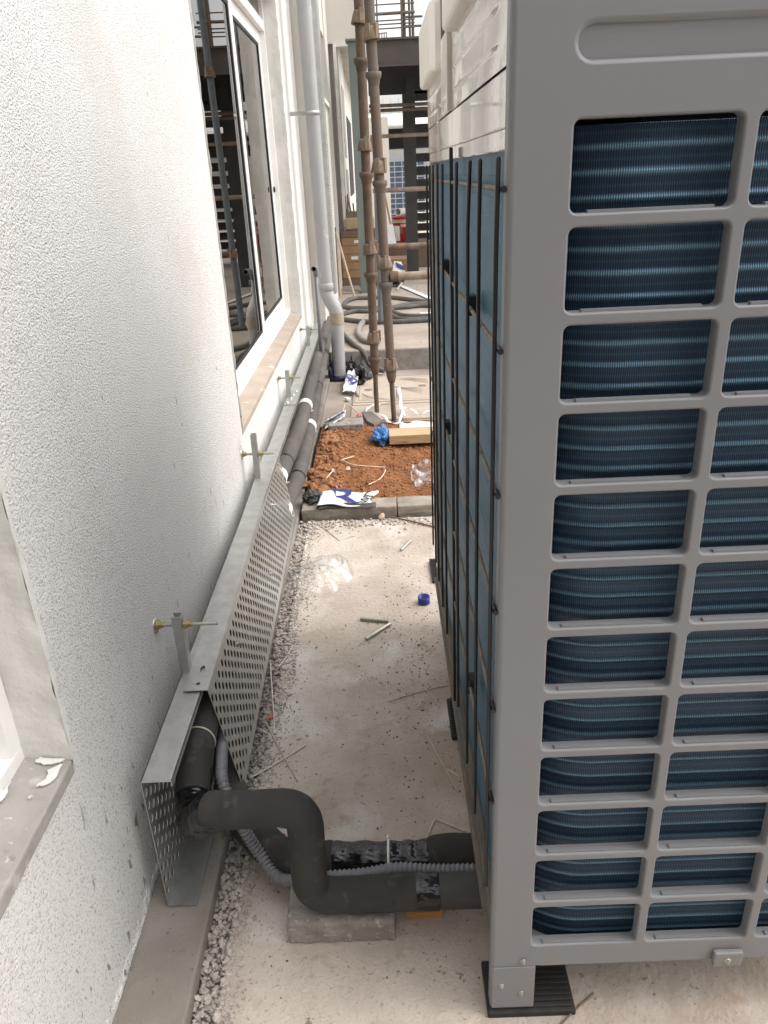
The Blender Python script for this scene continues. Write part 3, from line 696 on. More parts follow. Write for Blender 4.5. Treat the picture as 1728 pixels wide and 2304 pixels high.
# ================================================================== SCAFFOLD
def pole(p0, p1, r, m, cups, wedges, jack, label, name='scaffold_pole', group='upright scaffold poles', cupm=None):
    p0 = Vector(p0); p1 = Vector(p1); ax = (p1 - p0).normalized(); cupm = cupm or rustcup
    o = thing(name, p0, label, 'scaffold pole', group)
    def at(z): return p0 + ax * ((z - p0.z) / ax.z)
    zb = jack if jack else p0.z
    g = MB(); g.tube([at(zb), p1], r, 20); obj('tube', g, m, o)
    for z in cups:
        g = MB(); g.lathe([(r + .001, -.055), (r + .004, -.045), (r + .007, -.025), (r + .016, -.012), (r + .017, .012), (r + .013, .014), (r + .012, -.004), (r + .001, -.006)], at(z), 24, axis=ax); obj('cup', g, m, o)
    for z in wedges:
        g = MB(); tl = (ax + Vector((random.uniform(-.12, .12), random.uniform(-.12, .12), 0))).normalized()
        g.lathe([(r + .001, .035), (r + .006, .035), (r + .012, .012), (r + .02, -.03), (r + .018, -.034), (r + .002, -.03)], at(z), 14, axis=tl)
        a0 = random.uniform(3.6, 5.2)
        for da in (0, 1.3):
            d = Vector((cos(a0 + da), sin(a0 + da), 0)); g.rbox(at(z) + d * (r + .013) + Vector((0, 0, .012)), (.014, .026, .07), rot=a0 + da)
        obj('locking_cup', g, cupm, o)
    if jack:
        g = MB(); k = int((jack + .06 - p0.z) / .0035)
        g.tube([at(p0.z + i * .0035) for i in range(k)], [.0175 if (i % 4) < 2 else .0155 for i in range(k)], 14); obj('jack_screw', g, rust, o)
        g = MB(); g.lathe([(.0185, -.03), (.022, -.03), (.026, -.012), (.03, 0), (.034, .03), (r + .006, .05), (r + .014, .06), (r + .014, .066), (r + .001, .066)], at(jack), 20, axis=ax); obj('jack_collar', g, m, o)
    return o, at
pole((-.066, 5.2, -.03), (-.052, 5.2, 3.6), .0285, rust, [2.155, 1.54, .94, .385], [2.37, 1.705, 1.1, .53], .31, 'rust brown scaffold pole standing in the soil, left one of the front pair')
pole((.05, 5.0, 0), (-.02, 5.0, 3.6), .029, rustgrey, [2.06, 1.49, .90], [2.26, 1.58, 1.03, .385], .295, 'greyish scaffold pole standing in the soil, right one of the front pair')
pole((-.012, 7.63, .18), (.03, 7.63, 3.6), .03, bluepole, [], [.9, 2.4], 0, 'faded blue scaffold pole on the terrace behind the front pair')
pole((-.128, 6.94, .18) if False else (.75, 7.2, .18), (.76, 7.2, 3.8), .031, rustgrey, [.5, 1.45, 2.35], [.95, 1.9, 2.7], 0, 'dark scaffold pole hidden behind the air conditioner')
def ledger(p0, p1, r, m, label, socket=False):
    o = thing('scaffold_ledger', p0, label, 'scaffold pole', 'horizontal scaffold ledgers')
    g = MB(); g.tube([p0, p1], r, 16); obj('tube', g, m, o)
    if socket:
        g = MB(); v = (Vector(p1) - Vector(p0)).normalized(); g.tube([Vector(p0), Vector(p0) + v * .05], r + .006, 16); obj('end_socket', g, rust, o)
    return o
dust = M('dust_caked_pipe', (.36, .3, .24), (.24, .18, .13), scale=14, detail=8, rough=.9, spots=[(60, (.1, .07, .05), .66, .7)])
ledger((.062, 5.0, .944), (1.6, 5.0, .94), .026, dust, 'dust caked horizontal ledger clamped to the greyish front pole', True)
ledger((.02, 7.63, .895), (1.7, 7.63, .893), .03, rust, 'rust brown horizontal ledger splashed with white drips behind the front poles')
ledger((-.05, 10.4, 1.338), (2, 10.4, 1.33), .028, dust, 'dusty horizontal ledger crossing in front of the far blue unit')
ledger((-.05, 10.45, 2.282), (2, 10.45, 2.28), .02, rust, 'brown horizontal ledger below the landing, upper of the pair')
ledger((-.05, 10.5, 2.235), (2, 10.5, 2.233), .02, rustgrey, 'grey horizontal ledger below the landing, lower of the pair')
ledger((-.05, 10.6, 1.955), (2, 10.6, 1.955), .022, dust, 'pale horizontal ledger against the dark opening of the far shed')

# ================================================================== STEEL STAIR
st = thing('steel_staircase', (.3, 10.5, .18), 'dark steel landing and open staircase on a green grey column', 'staircase')
g = MB(); g.box(-.25, -.08, 9.78, 9.79, .18, 2.88); g.box(-.25, -.08, 9.95, 9.96, .18, 2.88); g.box(-.19, -.18, 9.79, 9.95, .18, 2.88); g.box(-.275, -.05, 9.75, 9.99, 2.88, 2.90); obj('column', g, greensteel, st)
g = MB(); g.box(-.05, 2.2, 9.80, 9.812, 2.63, 2.895); g.box(-.05, 2.2, 9.76, 9.80, 2.875, 2.895); g.box(-.05, 2.2, 9.74, 9.80, 2.62, 2.634); obj('beam', g, brownsteel, st)
g = MB(); g.box(-.05, 2.2, 9.812, 11, 2.80, 2.86); g.box(-.05, 2.2, 11.0, 11.03, 2.44, 2.9); obj('landing', g, darksteel, st)
g = MB(); g.box(.37, .42, 10.86, 10.9, .18, 2.44); g.box(.42, .53, 10.87, 10.885, .18, 2.6); obj('post', g, darksteel, st)
NT = 12
for i in range(NT):
    y = 11.0 + i * .27; z = 2.46 - i * .174
    g = MB(); xl = .535
    g.box(xl, 1.7, y, y + .012, z - .105, z); g.box(xl, 1.7, y, y + .3, z, z + .008)
    t_ = obj('tread', g, darksteel, st)
    if i > 7:
        g = MB(); g.box(xl + .01, 1.69, y + .005, y + .29, z + .008, z + .014); obj('cement_dust', g, M('cement_dust', (.6, .55, .48), (.5, .45, .38), rough=.9), t_)
g = MB()
for xs_ in (.52, 1.7):
    y0, z0, y1, z1 = 11.0, 2.5, 14.3, .37
    g.add([(xs_, y0, z0 - .1), (xs_, y0, z0 + .12), (xs_, y1, z1 + .12), (xs_, y1, z1 - .1), (xs_ + .01, y0, z0 - .1), (xs_ + .01, y0, z0 + .12), (xs_ + .01, y1, z1 + .12), (xs_ + .01, y1, z1 - .1)],
          [(0, 1, 2, 3), (7, 6, 5, 4), (0, 4, 5, 1), (3, 2, 6, 7), (1, 5, 6, 2), (0, 3, 7, 4)])
obj('stringer', g, darksteel, st)
g = MB()
for z in (2.99, 3.03, 3.065, 3.13, 3.215): g.tube([(.06, 9.85, z), (.5, 9.85, z + .005)], .016 if z == 3.13 else .007, 8)
g.tube([(.085, 9.85, 2.89), (.09, 9.85, 3.7)], .009, 8); g.box(.345, .37, 9.83, 9.86, 2.89, 3.8); g.tube([(.385, 9.87, 2.89), (.38, 9.87, 3.8)], .017, 10)
g.tube([(.46, 10.2, 2.89), (.45, 10.2, 3.8)], .014, 8); g.tube([(.49, 10.1, 2.89), (.485, 10.1, 3.8)], .016, 8); g.tube([(.4, 10.1, 3.13), (.6, 10.1, 3.13)], .012, 8); g.tube([(.4, 10.1, 3.04), (.6, 10.1, 3.04)], .012, 8)
g.tube([(-.01, 9.9, 2.89), (-.0, 9.9, 3.8)], .035, 10)
obj('railing', g, rustgrey, st)
g = MB()
for k in range(4): g.tube([(.105 + k * .025, 9.83, 2.895), (.108 + k * .025, 9.83, 2.945)], .006, 6)
g.tube([(.1, 9.83, 2.945), (.19, 9.83, 2.95)], .006, 6); obj('coupler', g, rustcup, st)

# ================================================================== CLUTTER ON TERRACE
def carton(x0, x1, y0, y1, z0, z1, label, m=card, group='brown cartons stacked by the column', rot=0, lab=None):
    o = thing('carton', ((x0 + x1) / 2, (y0 + y1) / 2, z0), label, 'carton', group)
    g = MB(); g.rbox(((x0 + x1) / 2, (y0 + y1) / 2, (z0 + z1) / 2), (x1 - x0, y1 - y0, z1 - z0 - .004), rot); obj('box', g, m, o, bevel=.004)
    g = MB(); g.rbox(((x0 + x1) / 2, (y0 + y1) / 2, z1 - .0012), (.05, y1 - y0 + .004, .002), rot); obj('tape_strip', g, carddark, o)
    if lab:
        g = MB(); g.box(lab, lab + .09, y0 - .004, y0 - .001, z0 + .03, z1 - .03); obj('paper_label', g, whitep, o)
zs = [.195, .289, .392, .494, .592, .695, .790, .882]
nm = ['bottom', 'second', 'third', 'fourth', 'fifth', 'sixth', 'seventh']
for i in range(7):
    j = random.uniform(-.012, .012)
    carton(-.505 + j + i * .004, .0 + j, 10.42, 10.44 + .3, zs[i], zs[i + 1], 'brown carton, %s from the bottom of the stack beside the green column' % nm[i] if i else 'brown carton at the bottom of the stack beside the green column',
           m=card if i not in (0, 6) else carddark, rot=0, lab={5: -.32, 3: -.37}.get(i))
g = MB(); g.box(-.43, -.05, 10.42, 10.72, .884, 1.03); carton_top = thing('bundle', (-.25, 10.5, .884), 'tan wrapped bundle topping the carton stack by the column', 'bundle'); obj('wrap', g, M('tan_wrap', (.42, .31, .2), (.34, .25, .16), scale=6, rough=.8, bump=.4, bscale=12, bdist=.02), carton_top, bevel=.03, seg=4)
g = MB()
for k in range(7):
    a = random.uniform(-.5, .5); x = -.42 + k * .03; g.tube([(x, 10.55, 1.03), (x + .1 * sin(a), 10.6, 1.1 + random.uniform(0, .22))], .012, 6)
g.box(-.43, -.2, 10.5, 10.7, 1.03, 1.1)
tag(obj('scrap_pile', g, slate), 'jumble of steel scraps on top of the tan bundle', 'scrap')
g = MB(); g.box(-.62, -.28, 9.75, 10.4, .182, .2); tag(obj('board', g, M('grey_board', (.3, .26, .22), rough=.9)), 'grey board lying under the carton stack', 'board')
g = MB(); g.tube([(-.5, 9.55, .93), (-.325, 9.5, .19)], .013, 10); tag(obj('pole', g, stick), 'pale wooden stick slanting to the ground before the cartons', 'stick')
g = MB(); g.tube([(-.497, 9.6, .78), (-.492, 9.5, .19)], .014, 10); tag(obj('pole', g, stick), 'short pale stick upright by the wall left of the cartons', 'stick')
g = MB(); g.tube([(-.52, 9.7, .97), (-.515, 9.62, .19)], .012, 10); tag(obj('pole', g, darksteel), 'thin dark rod against the wall behind the pale sticks', 'rod')

def hose(name, pts, r, label, cat='hose', z=.2, m=None, group='grey black hoses strewn on the terrace'):
    g = MB(); g.tube(spline([(p[0], p[1], (p[2] if len(p) > 2 else z)) for p in pts], 10), r, 10); return tag(obj(name, g, m or hosem), label, cat, group)
hose('hose', [(1.0, 8.3), (.53, 8.74), (.3, 9.0), (.1, 9.2), (-.15, 9.25), (-.33, 9.23), (-.42, 8.95), (-.38, 8.6), (-.15, 8.5), (.1, 8.45), (.28, 8.62), (.53, 8.65), (1, 8.7)], .026, 'grey black hose forming the big far loop')
hose('hose', [(1.0, 8.0), (.52, 8.47), (.27, 8.45), (.1, 8.42), (-.14, 8.3), (-.28, 8.33), (-.41, 8.2), (-.45, 8.0), (-.38, 7.86), (-.25, 7.73), (-.14, 7.65), (.1, 7.6), (.29, 7.6), (.46, 7.61), (1.0, 7.7)], .026, 'grey black hose sweeping from the downpipe across the terrace front')
hose('hose', [(.1, 8.3), (.21, 7.95), (.48, 7.86), (1.0, 7.9)], .024, 'short grey black hose bending behind the greyish pole')
hose('hose', [(.05, 8.2), (.1, 8.0), (.205, 7.73), (.468, 7.7), (1.0, 7.75)], .024, 'second short hose hugging the bend behind the greyish pole')
hose('hose', [(-.46, 7.5, .21), (-.36, 7.02, .21), (-.26, 6.62, .2), (-.17, 6.44, .16), (-.11, 6.36, .06), (0, 6.3, .03)], .022, 'dark hose hanging over the step edge beside the downpipe foot')
hose('hose', [(-.14, 7.97), (-.215, 7.48), (-.228, 7.12), (-.19, 6.85), (-.147, 6.72), (-.05, 6.6)], .028, 'grey flattened hose curling left of the brown pole', m=M('pale_grey_hose', (.26, .24, .22), (.2, .18, .165), scale=9, rough=.7))

bk = thing('paint_bucket', (.36, 12.5, .56), 'red and white paint bucket standing among cartons near the stairs', 'bucket')
g = MB(); g.lathe([(0, .56), (.125, .56), (.143, .9), (.147, .9), (.147, .92), (.0, .92)], (.36, 12.5, 0), 28); obj('bucket', g, redm, bk)
g = MB(); g.lathe([(.1315, .66), (.1445, .86)], (.36, 12.5, 0), 28); 
g = MB(); g.lathe([(.1408, .83), (.1432, .868), (.148, .868), (.148, .878)], (.36, 12.5, 0), 28); obj('band', g, M('beige_band', (.6, .52, .44), rough=.5), bk)
def arcpatch(r0, r1, z0, z1, a0, a1, n=10):
    g = MB(); g.grid(lambda u, v: (.36 + (r0 + (r1 - r0) * v) * cos(a0 + (a1 - a0) * u), 12.5 + (r0 + (r1 - r0) * v) * sin(a0 + (a1 - a0) * u), z0 + (z1 - z0) * v), n, 1); return g
obj('label', arcpatch(.1275, .1405, .57, .79, 3.3, 4.45), whitep, bk); obj('label', arcpatch(.1385, .1415, .77, .815, 4.55, 5.6), M('pink_label', (.62, .36, .34), rough=.5), bk)
obj('picture_patch', arcpatch(.1345, .1395, .68, .76, 4.45, 4.75), slate, bk)
g = MB()
for k in range(5): g.add(arcpatch(.1292 + k * .0024, .1305 + k * .0024, .59 + k * .04, .61 + k * .04, 3.72, 3.85, 3).v, [(0, 1, 5, 4), (1, 2, 6, 5), (2, 3, 7, 6)])
obj('printing', g, gasket, bk)
g = MB(); g.tube([(.30, 12.3, .99), (.46, 12.72, .975)], .052, 20, caps=False); tag(obj('pipe_offcut', g, whitep, solid=.006), 'white plastic pipe offcut lying on the red bucket', 'pipe')
g = MB(); g.box(.12, .78, 12.3, 12.9, .181, .555); tag(obj('crate', g, carddark, bevel=.01), 'brown crate under the red bucket', 'crate')
g = MB(); g.box(.09, .46, 11.45, 11.9, .182, .402); o = thing('carton', (.28, 11.6, .182), 'closed brown carton lying flat on the terrace before the bucket', 'carton'); obj('box', g, card, o, bevel=.005)
g = MB(); g.rbox((.275, 11.675, .4035), (.372, .03, .002)); obj('tape_strip', g, carddark, o)
g = MB(); g.rbox((.16, 12.0, .7), (.16, .012, .3), rot=.3, tilt=('X', -.5)); tag(obj('sheet', g, whitep), 'white sheet leaning left of the red bucket', 'sheet')
g = MB(); g.tube([(.10, 12.1, 1.35), (.2, 12.25, .75)], .014, 8); tag(obj('pole', g, stick), 'pale stick leaning behind the greyish pole towards the bucket', 'stick')
g = MB(); crumple(g, (.2, 10.3, .25), .12, .12, .09, 3, amp=1.0); tag(obj('plastic_bag', g, M('black_bag', (.012, .012, .014), rough=.3)), 'crumpled black bag on the terrace beneath the dusty ledger', 'bag')
o = thing('tape_strip', (.4, 9.7, .19), 'white strip with blue marks slanting across the terrace', 'strip')
g = MB(); dvx = Vector((.34, -1.3, 0)); pp = Vector((.24, 10.3, .19)); nrm = Vector((1.3, .34, 0)).normalized() * .035
g.add([pp - nrm, pp + nrm, pp + dvx + nrm, pp + dvx - nrm], [(0, 1, 2, 3)]); obj('strip', g, M('pale_blue_strip', (.62, .64, .68), rough=.5), o, solid=.004)
g = MB()
for t in (.36, .46, .62, .8): a = pp + dvx * t + Vector((0, 0, .003)); g.add([a - nrm * .8, a + nrm * .8, a + dvx * .03 + nrm * .8, a + dvx * .03 - nrm * .8], [(0, 1, 2, 3)])
obj('blue_mark', g, inkb, o)
o = thing('film_scrap', (.26, 11.0, .19), 'white and blue printed scrap beside the flat carton', 'scrap')
g = MB(); g.add([(.17, 10.95, .3), (.35, 10.95, .27), (.3, 11.2, .39), (.2, 11.2, .4)], [(0, 1, 2, 3)]); obj('film', g, whitep, o, solid=.003)
g = MB(); g.add([(.23, 11.04, .342), (.35, 10.97, .30), (.33, 11.08, .345), (.22, 11.16, .392)], [(0, 1, 2, 3)]); obj('blue_band', g, inkb, o, solid=.003)
g = MB(); g.add([(.40, 8.15, .186), (.7, 8.1, .186), (.7, 7.85, .186), (.39, 7.95, .186)], [(0, 1, 2, 3)]); tag(obj('paper_sheet', g, whitep, solid=.003), 'white sheet of paper lying on the terrace among the hoses', 'paper')
g = MB(); g.tube([(.55, 11.6, .33), (.2, 9.9, .19)], .012, 8); tag(obj('pole', g, stick), 'pale stick lying between the black bag and the flat carton', 'stick')
o = MB()
for k in range(60):
    x = random.uniform(-.3, 1.2); y = random.uniform(6.6, 11); a = random.uniform(0, 3.14); L = random.uniform(.01, .06)
    o.tube([(x, y, .184), (x + L * cos(a), y + L * sin(a), .184)], random.uniform(.002, .006), 5)
tag(obj('litter', o, stick), kind='stuff')

# far unit & shed
def far_unit():
    o = thing('air_conditioner', (.6, 21, .18), 'distant grey outdoor unit with blue grille seen past the stairs', 'air conditioner')
    g = MB(); g.box(.20, 1.3, 21, 21.8, .2, 1.92); obj('cabinet', g, M('far_unit_grey', (.42, .43, .44), rough=.5), o)
    g = MB(); g.box(.28, 1.2, 20.99, 20.998, .3, 1.78); obj('coil', g, blueac, o)
    g = MB()
    for k in range(13): z = .3 + k * .1235; g.box(.28, 1.2, 20.975, 20.99, z - .01, z + .01)
    for k in range(6): x = .28 + k * .19; g.box(x - .01, x + .01, 20.972, 20.988, .3, 1.78)
    obj('grille', g, M('far_grille_grey', (.5, .52, .55), rough=.5), o)
far_unit()
sh = thing('shed', (2, 30, 0), 'distant white clad shed with a pale canopy roof', 'building')
g = MB(); g.box(-3, 14, 31, 31.2, 3.2, 4.1); 
obj('wall', g, whitecl, sh)
g = MB()
for k in range(60): g.box(-3 + k * .28, -2.985 + k * .28, 30.985, 31, 3.3, 3.95)
obj('cladding_seam', g, M('seam_grey', (.5, .49, .47), rough=.6), sh)
g = MB(); g.add([(-3, 30.9, 3.4), (14, 30.9, 3.4), (14, 29.2, 3.03), (-3, 29.2, 3.03)], [(0, 1, 2, 3)]); obj('canopy', g, whitecl, sh, solid=.05)
g = MB(); g.tube([(-3, 29.15, 2.97), (14, 29.15, 2.97)], .09, 12); obj('gutter', g, whitecl, sh)
g = MB(); g.box(-3, 14, 31, 31.2, 2.3, 3.0); obj('dark_opening', g, darkin, sh)
g = MB(); g.box(-3, 14, 33, 33.2, .0, 2.3); obj('lower_wall', g, whitecl, sh)

# ================================================================== SOIL PATCH THINGS
for (x0, x1, lab) in ((-.438, .03, 'grey kerb stone at the soil edge, under the white printed bag'), (.034, .7, 'grey kerb stone at the soil edge, reaching behind the air conditioner')):
    g = MB(); g.box(x0, x1, 3.415, 3.535, -.03, .055); o = rough_block('kerb_stone', g, kerbm, lab, 'kerb'); o['group'] = 'kerb stones edging the soil'
mc = thing('manhole_cover', (.07, 5.78, -.002), 'dusty square inspection cover with diagonal grooves behind the poles', 'manhole cover')
g = MB(); g.box(-.245, .46, 5.39, 6.18, -.02, .008); obj('frame', g, manm, mc, bevel=.004)
g = MB(); g.box(-.23, .44, 5.44, 6.14, .008, .013); obj('lid', g, manm, mc, bevel=.003)
g = MB()
gm_ = M('groove_dirt', (.2, .16, .125), rough=.95)
def groove(x0, y0, x1, y1, w_=.006):
    a = Vector((x0, y0, .0142)); b = Vector((x1, y1, .0142)); n_ = (b - a).cross(Vector((0, 0, 1))).normalized() * w_ * .35; g.add([a - n_, b - n_, b + n_, a + n_], [(0, 1, 2, 3)])
for k in range(6): groove(-.18, 5.52 + k * .035, .02 - k * .03, 5.50 + k * .012)
for k in range(7): groove(.0 + k * .025, 5.9 - k * .02, .26, 5.62 + k * .03); groove(.1 + k * .02, 6.08, .34, 5.9 + k * .024)
for (a, b, c_, d_) in ((-.2, 5.48, .41, 5.48), (-.2, 6.11, .41, 6.11), (-.2, 5.48, -.2, 6.11), (.41, 5.48, .41, 6.11), (.39, 5.5, .39, 6.09), (-.09, 5.6, -.09, 6.05), (.27, 5.6, .27, 5.85)): groove(a, b, c_, d_, .005)
obj('groove', g, gm_, mc)
for (x, y) in ((-.13, 5.78), (.29, 5.84)):
    g = MB(); g.lathe([(0, .0145), (.03, .0145), (.034, .0135)], (x, y, 0), 16); obj('lifting_eye', g, gm_, mc)
g = MB(); g.box(-.25, .6, 5.02, 5.385, -.03, .004); tag(obj('paving_slab', g, manm, bevel=.004), 'smooth dusty slab between the soil and the inspection cover', 'slab')

g = MB(); g.rbox((-.268, 4.8, .03), (.225, .17, .085), rot=.02); rough_block('concrete_block', g, concg, 'dark concrete block lying at the back of the red soil', 'block')
g = MB(); g.prism([(-.17, 5.05), (-.1, 5.06), (-.03, 4.86), (-.085, 4.76), (-.13, 4.84)], .03, .055); g.prism([(-.165, 5.04), (-.15, 5.03), (-.07, 4.73), (-.09, 4.72), (-.16, 4.8)], -.01, .03)
tag(obj('stone_slab', g, slate, bevel=.004), 'broken dark stone slab at the foot of the brown pole', 'stone')
g = MB(); g.rbox((.28, 4.435, .075), (.54, .15, .055), rot=.012); tag(obj('plank', g, woodl, bevel=.003), 'pale wooden plank lying on the red soil', 'plank')
g = MB(); crumple(g, (-.032, 4.47, .065), .062, .095, .058, 11, n=3, amp=.75); tag(obj('plastic_bag', g, bluebag), 'crumpled blue plastic bag at the end of the plank', 'bag')
def ribbon(pts, wd, m, name, label, cat, group=None, th=.0015, par=None):
    sp = spline(pts, 10); g = MB(); vs = []
    for i, p in enumerate(sp):
        t = (sp[min(i + 1, len(sp) - 1)] - sp[max(i - 1, 0)]).normalized(); n_ = t.cross(Vector((0, 0, 1)))
        n_ = (n_.normalized() if n_.length > .01 else Vector((1, 0, 0))) + Vector((0, 0, .5 * sin(i * .5))); n_.normalize(); vs += [p - n_ * wd / 2, p + n_ * wd / 2]
    g.add(vs, [(2 * i, 2 * i + 1, 2 * i + 3, 2 * i + 2) for i in range(len(sp) - 1)], 0, True)
    return tag(obj(name, g, m, solid=th), label, cat, group)
ribbon([(-.05, 5.35, .02), (-.085, 5.28, .04), (-.14, 5.12, .05), (-.13, 5.08, .03), (-.06, 5.02, .05), (-.005, 4.93, .04), (.01, 4.88, .03), (.06, 4.84, .03), (.15, 4.83, .04), (.3, 4.82, .03), (.5, 4.8, .03)], .022, strapm, 'strap', 'white packing strap curling round the brown pole foot', 'strap', 'white packing straps')
ribbon([(.06, 4.85, .02), (.09, 4.87, .05), (.11, 4.97, .09), (.16, 5.0, .08), (.22, 4.95, .05), (.29, 4.96, .07), (.36, 4.97, .05), (.5, 4.9, .03)], .02, strapm, 'strap', 'white packing strap looping right of the greyish pole foot', 'strap', 'white packing straps')
ribbon([(.085, 5.5, .02), (.095, 5.44, .11), (.098, 5.3, .1), (.105, 5.12, .04), (.12, 5.0, .03)], .028, strapm, 'strap', 'white strap hanging behind the greyish pole foot', 'strap', 'white packing straps')
g = MB(); g.grid(lambda u, v: (.08 + u * .5 , 4.66 + v * .16, soil_z(.08 + u * .5, 4.66 + v * .16) + .012 + .012 * noise.noise((u * 9, v * 4, 8))), 24, 10); tag(obj('paper_scrap', g, strapm, solid=.002), 'torn pale wrapping behind the plank', 'paper')
# printed bags
def letters(txt, size, mat4, m, parent, name='lettering'):
    cu = bpy.data.curves.new('t', 'FONT'); cu.body = txt; cu.size = size; cu.extrude = .0006; cu.align_x = 'CENTER'; cu.align_y = 'CENTER'
    ob = bpy.data.objects.new('t', cu); COL.objects.link(ob)
    dg = bpy.context.evaluated_depsgraph_get(); me = bpy.data.meshes.new_from_object(ob.evaluated_get(dg)); bpy.data.objects.remove(ob)
    me.transform(mat4); me.transform(Matrix.Translation(-wloc(parent))); me.materials.clear(); me.materials.append(m)
    o = bpy.data.objects.new(name, me); COL.objects.link(o); o.parent = parent; return o
bgR = thing('printed_bag', (-.24, 3.5, .06), 'torn white bag with a blue letter R lying on the kerb stone', 'bag')
def bagz(x, y): return .073 + .012 * noise.noise((x * 9, y * 9, 4)) + .10 * max(0, y - 3.44) + .008 * sin(x * 14)
def bag_fn(u, v):
    x0 = -.358 + .02 * v; x1 = -.11 + .045 * v + .014 * sin(v * 9); y = 3.405 + .155 * v + .01 * sin(u * 7) * (1 - v)
    x = x0 + (x1 - x0) * u
    return (x, y, bagz(x, y))
g = MB(); g.grid(bag_fn, 24, 14); obj('film', g, bagw, bgR, solid=.004)
g = MB(); crumple(g, (-.385, 3.53, .075), .048, .06, .028, 5, n=3, amp=1); g.grid(lambda u, v: (-.36 + u * .29, 3.398 + .012 * sin(u * 6) + v * .03, bagz(-.3, 3.41) - .02 + v * .014), 16, 3); obj('dark_lining', g, bagb, bgR, solid=.002)
def onbag(cx, cy, rot, sx=1, sy=1): 
    return Matrix.Translation((cx, cy, bagz(cx, cy) + .0065)) @ Matrix.Rotation(rot, 4, 'Z') @ Matrix.Rotation(.10, 4, 'X') @ Matrix.Diagonal((sx, sy, 1, 1))
letters('R', .21, onbag(-.235, 3.485, .04, 1.25, 1.1), inkb, bgR)
letters('WD', .085, onbag(-.112, 3.487, 1.25, 1, .8), gasket, bgR)
s2 = thing('printed_bag', (-.27, 5.9, .01), 'torn white and blue bag scrap by the downpipe foot', 'bag')
g = MB(); g.grid(lambda u, v: (-.33 + u * .1 + .03 * v, 5.70 + .45 * v + .02 * sin(u * 6), .03 + .05 * v + .02 * noise.noise((u * 5, v * 6, 2))), 10, 14); obj('film', g, bagw, s2, solid=.003)
letters('B', .2, Matrix.Translation((-.262, 5.92, .069)) @ Matrix.Rotation(.3, 4, 'Z') @ Matrix.Rotation(.11, 4, 'X') @ Matrix.Diagonal((.7, 1.5, 1, 1)), inkb, s2)
g = MB(); crumple(g, (-.19, 6.12, .03), .07, .17, .09, 21, n=3, amp=1.3); crumple(g, (-.27, 6.33, .05), .05, .08, .09, 8, n=3, amp=1.3); tag(obj('plastic_bag', g, bagb), 'crumpled dark grey bag against the step by the downpipe', 'bag')
g = MB(); crumple(g, (-.435, 6.2, .06), .025, .06, .12, 31, n=3, amp=1); g.lathe([(.06, .0), (.075, .01), (.06, .03), (.054, .04)], (-.374, 6.2, 0), 20); tag(obj('plastic_bag', g, M('navy_bag', (.02, .022, .06), rough=.5)), 'dark navy bag stuffed round the foot of the downpipe', 'bag')
s3 = thing('film_scrap', (-.36, 4.85, .05), 'white and black printed scrap wedged beside the dark concrete block', 'scrap')
g = MB(); g.grid(lambda u, v: (-.405 + .13 * u, 4.72 + .22 * v + .1 * u, .05 + .05 * u * (1 - .4 * v) + .01 * noise.noise((u * 8, v * 8, 1))), 10, 8); obj('film', g, bagw, s3, solid=.003)
g = MB()
for k in range(5): x = -.385 + k * .022; y = 4.80 + k * .018; g.rbox((x, y, .075 + k * .007), (.012, .07, .004), rot=-.5)
obj('printing', g, M('navy_print', (.03, .035, .1), rough=.6), s3)
g = MB(); g.tube(spline([(-.29, 4.93, .1), (-.27, 5.0, .13), (-.22, 4.95, .11), (-.185, 4.9, .09)], 6), .004, 6); tag(obj('twine', g, twine), 'beige cord bent over the dark concrete block', 'cord')
g = MB(); crumple(g, (-.18, 4.88, .085), .02, .02, .014, 2, amp=.6); tag(obj('tag', g, redtag), 'pink red plastic tip beside the broken stone slab', 'tag')
g = MB(); g.rbox((-.285, 5.55, .012), (.03, .05, .018), rot=.4); tag(obj('foam_bit', g, whitep, bevel=.003), 'small white foam bit on the paving left of the cover', 'debris')
g = MB(); g.tube([(-.225, 5.72, .018), (-.205, 5.58, .018)], .011, 10); tag(obj('pipe_offcut', g, galvdull), 'short grey tube end beside the inspection cover', 'tube')
g = MB(); g.grid(lambda u, v: (.115 + .3 * u + .03 * abs(v - .5), 3.62 + .36 * v, .05 + soil_z(.15 + .3 * u, 3.62 + .36 * v) * .6 + .03 * noise.noise((u * 6, v * 7, 4)) + .015 * sin(v * 13 + u * 5)), 24, 24); tag(obj('plastic_film', g, film('hazy_film', .05), solid=.001), 'clear plastic film lying on the red soil beside the air conditioner', 'film')
for (pts, lab) in (([(-.27, 4.12), (-.2, 4.2)], 'short straw twig high on the red soil'), ([(-.26, 4.12), (-.19, 4.05), (-.02, 4.05)], 'pale split twig across the middle of the red soil'),
                   ([(-.11, 3.72), (-.05, 3.8), (-.02, 3.95), (-.03, 4.02)], 'bent pale zip tie curved on the red soil'), ([(-.34, 3.82), (-.31, 3.92)], 'short pale tie near the soil edge by the pipes'),
                   ([(-.28, 3.7), (-.19, 3.55)], 'pale tie leaning above the white printed bag'), ([(-.13, 3.6), (-.07, 3.62)], 'tiny pale tie right of the printed bag')):
    g = MB(); g.tube(spline([(x, y, soil_z(x, y) + .012) for x, y in pts], 8), .0035, 6); tag(obj('twine', g, twine), lab, 'tie', 'pale ties and twigs on the red soil')
for (x, y, r, lab) in ((-.31, 3.93, .016, 'pale pebble on the reddish clods'), (-.23, 4.02, .02, 'yellowish stone flake in the red soil')):
    g = MB(); stone(g, (x, y, soil_z(x, y) + r * .5), r, 5, hi=True); tag(obj('pebble', g, gravelm), lab, 'stone')

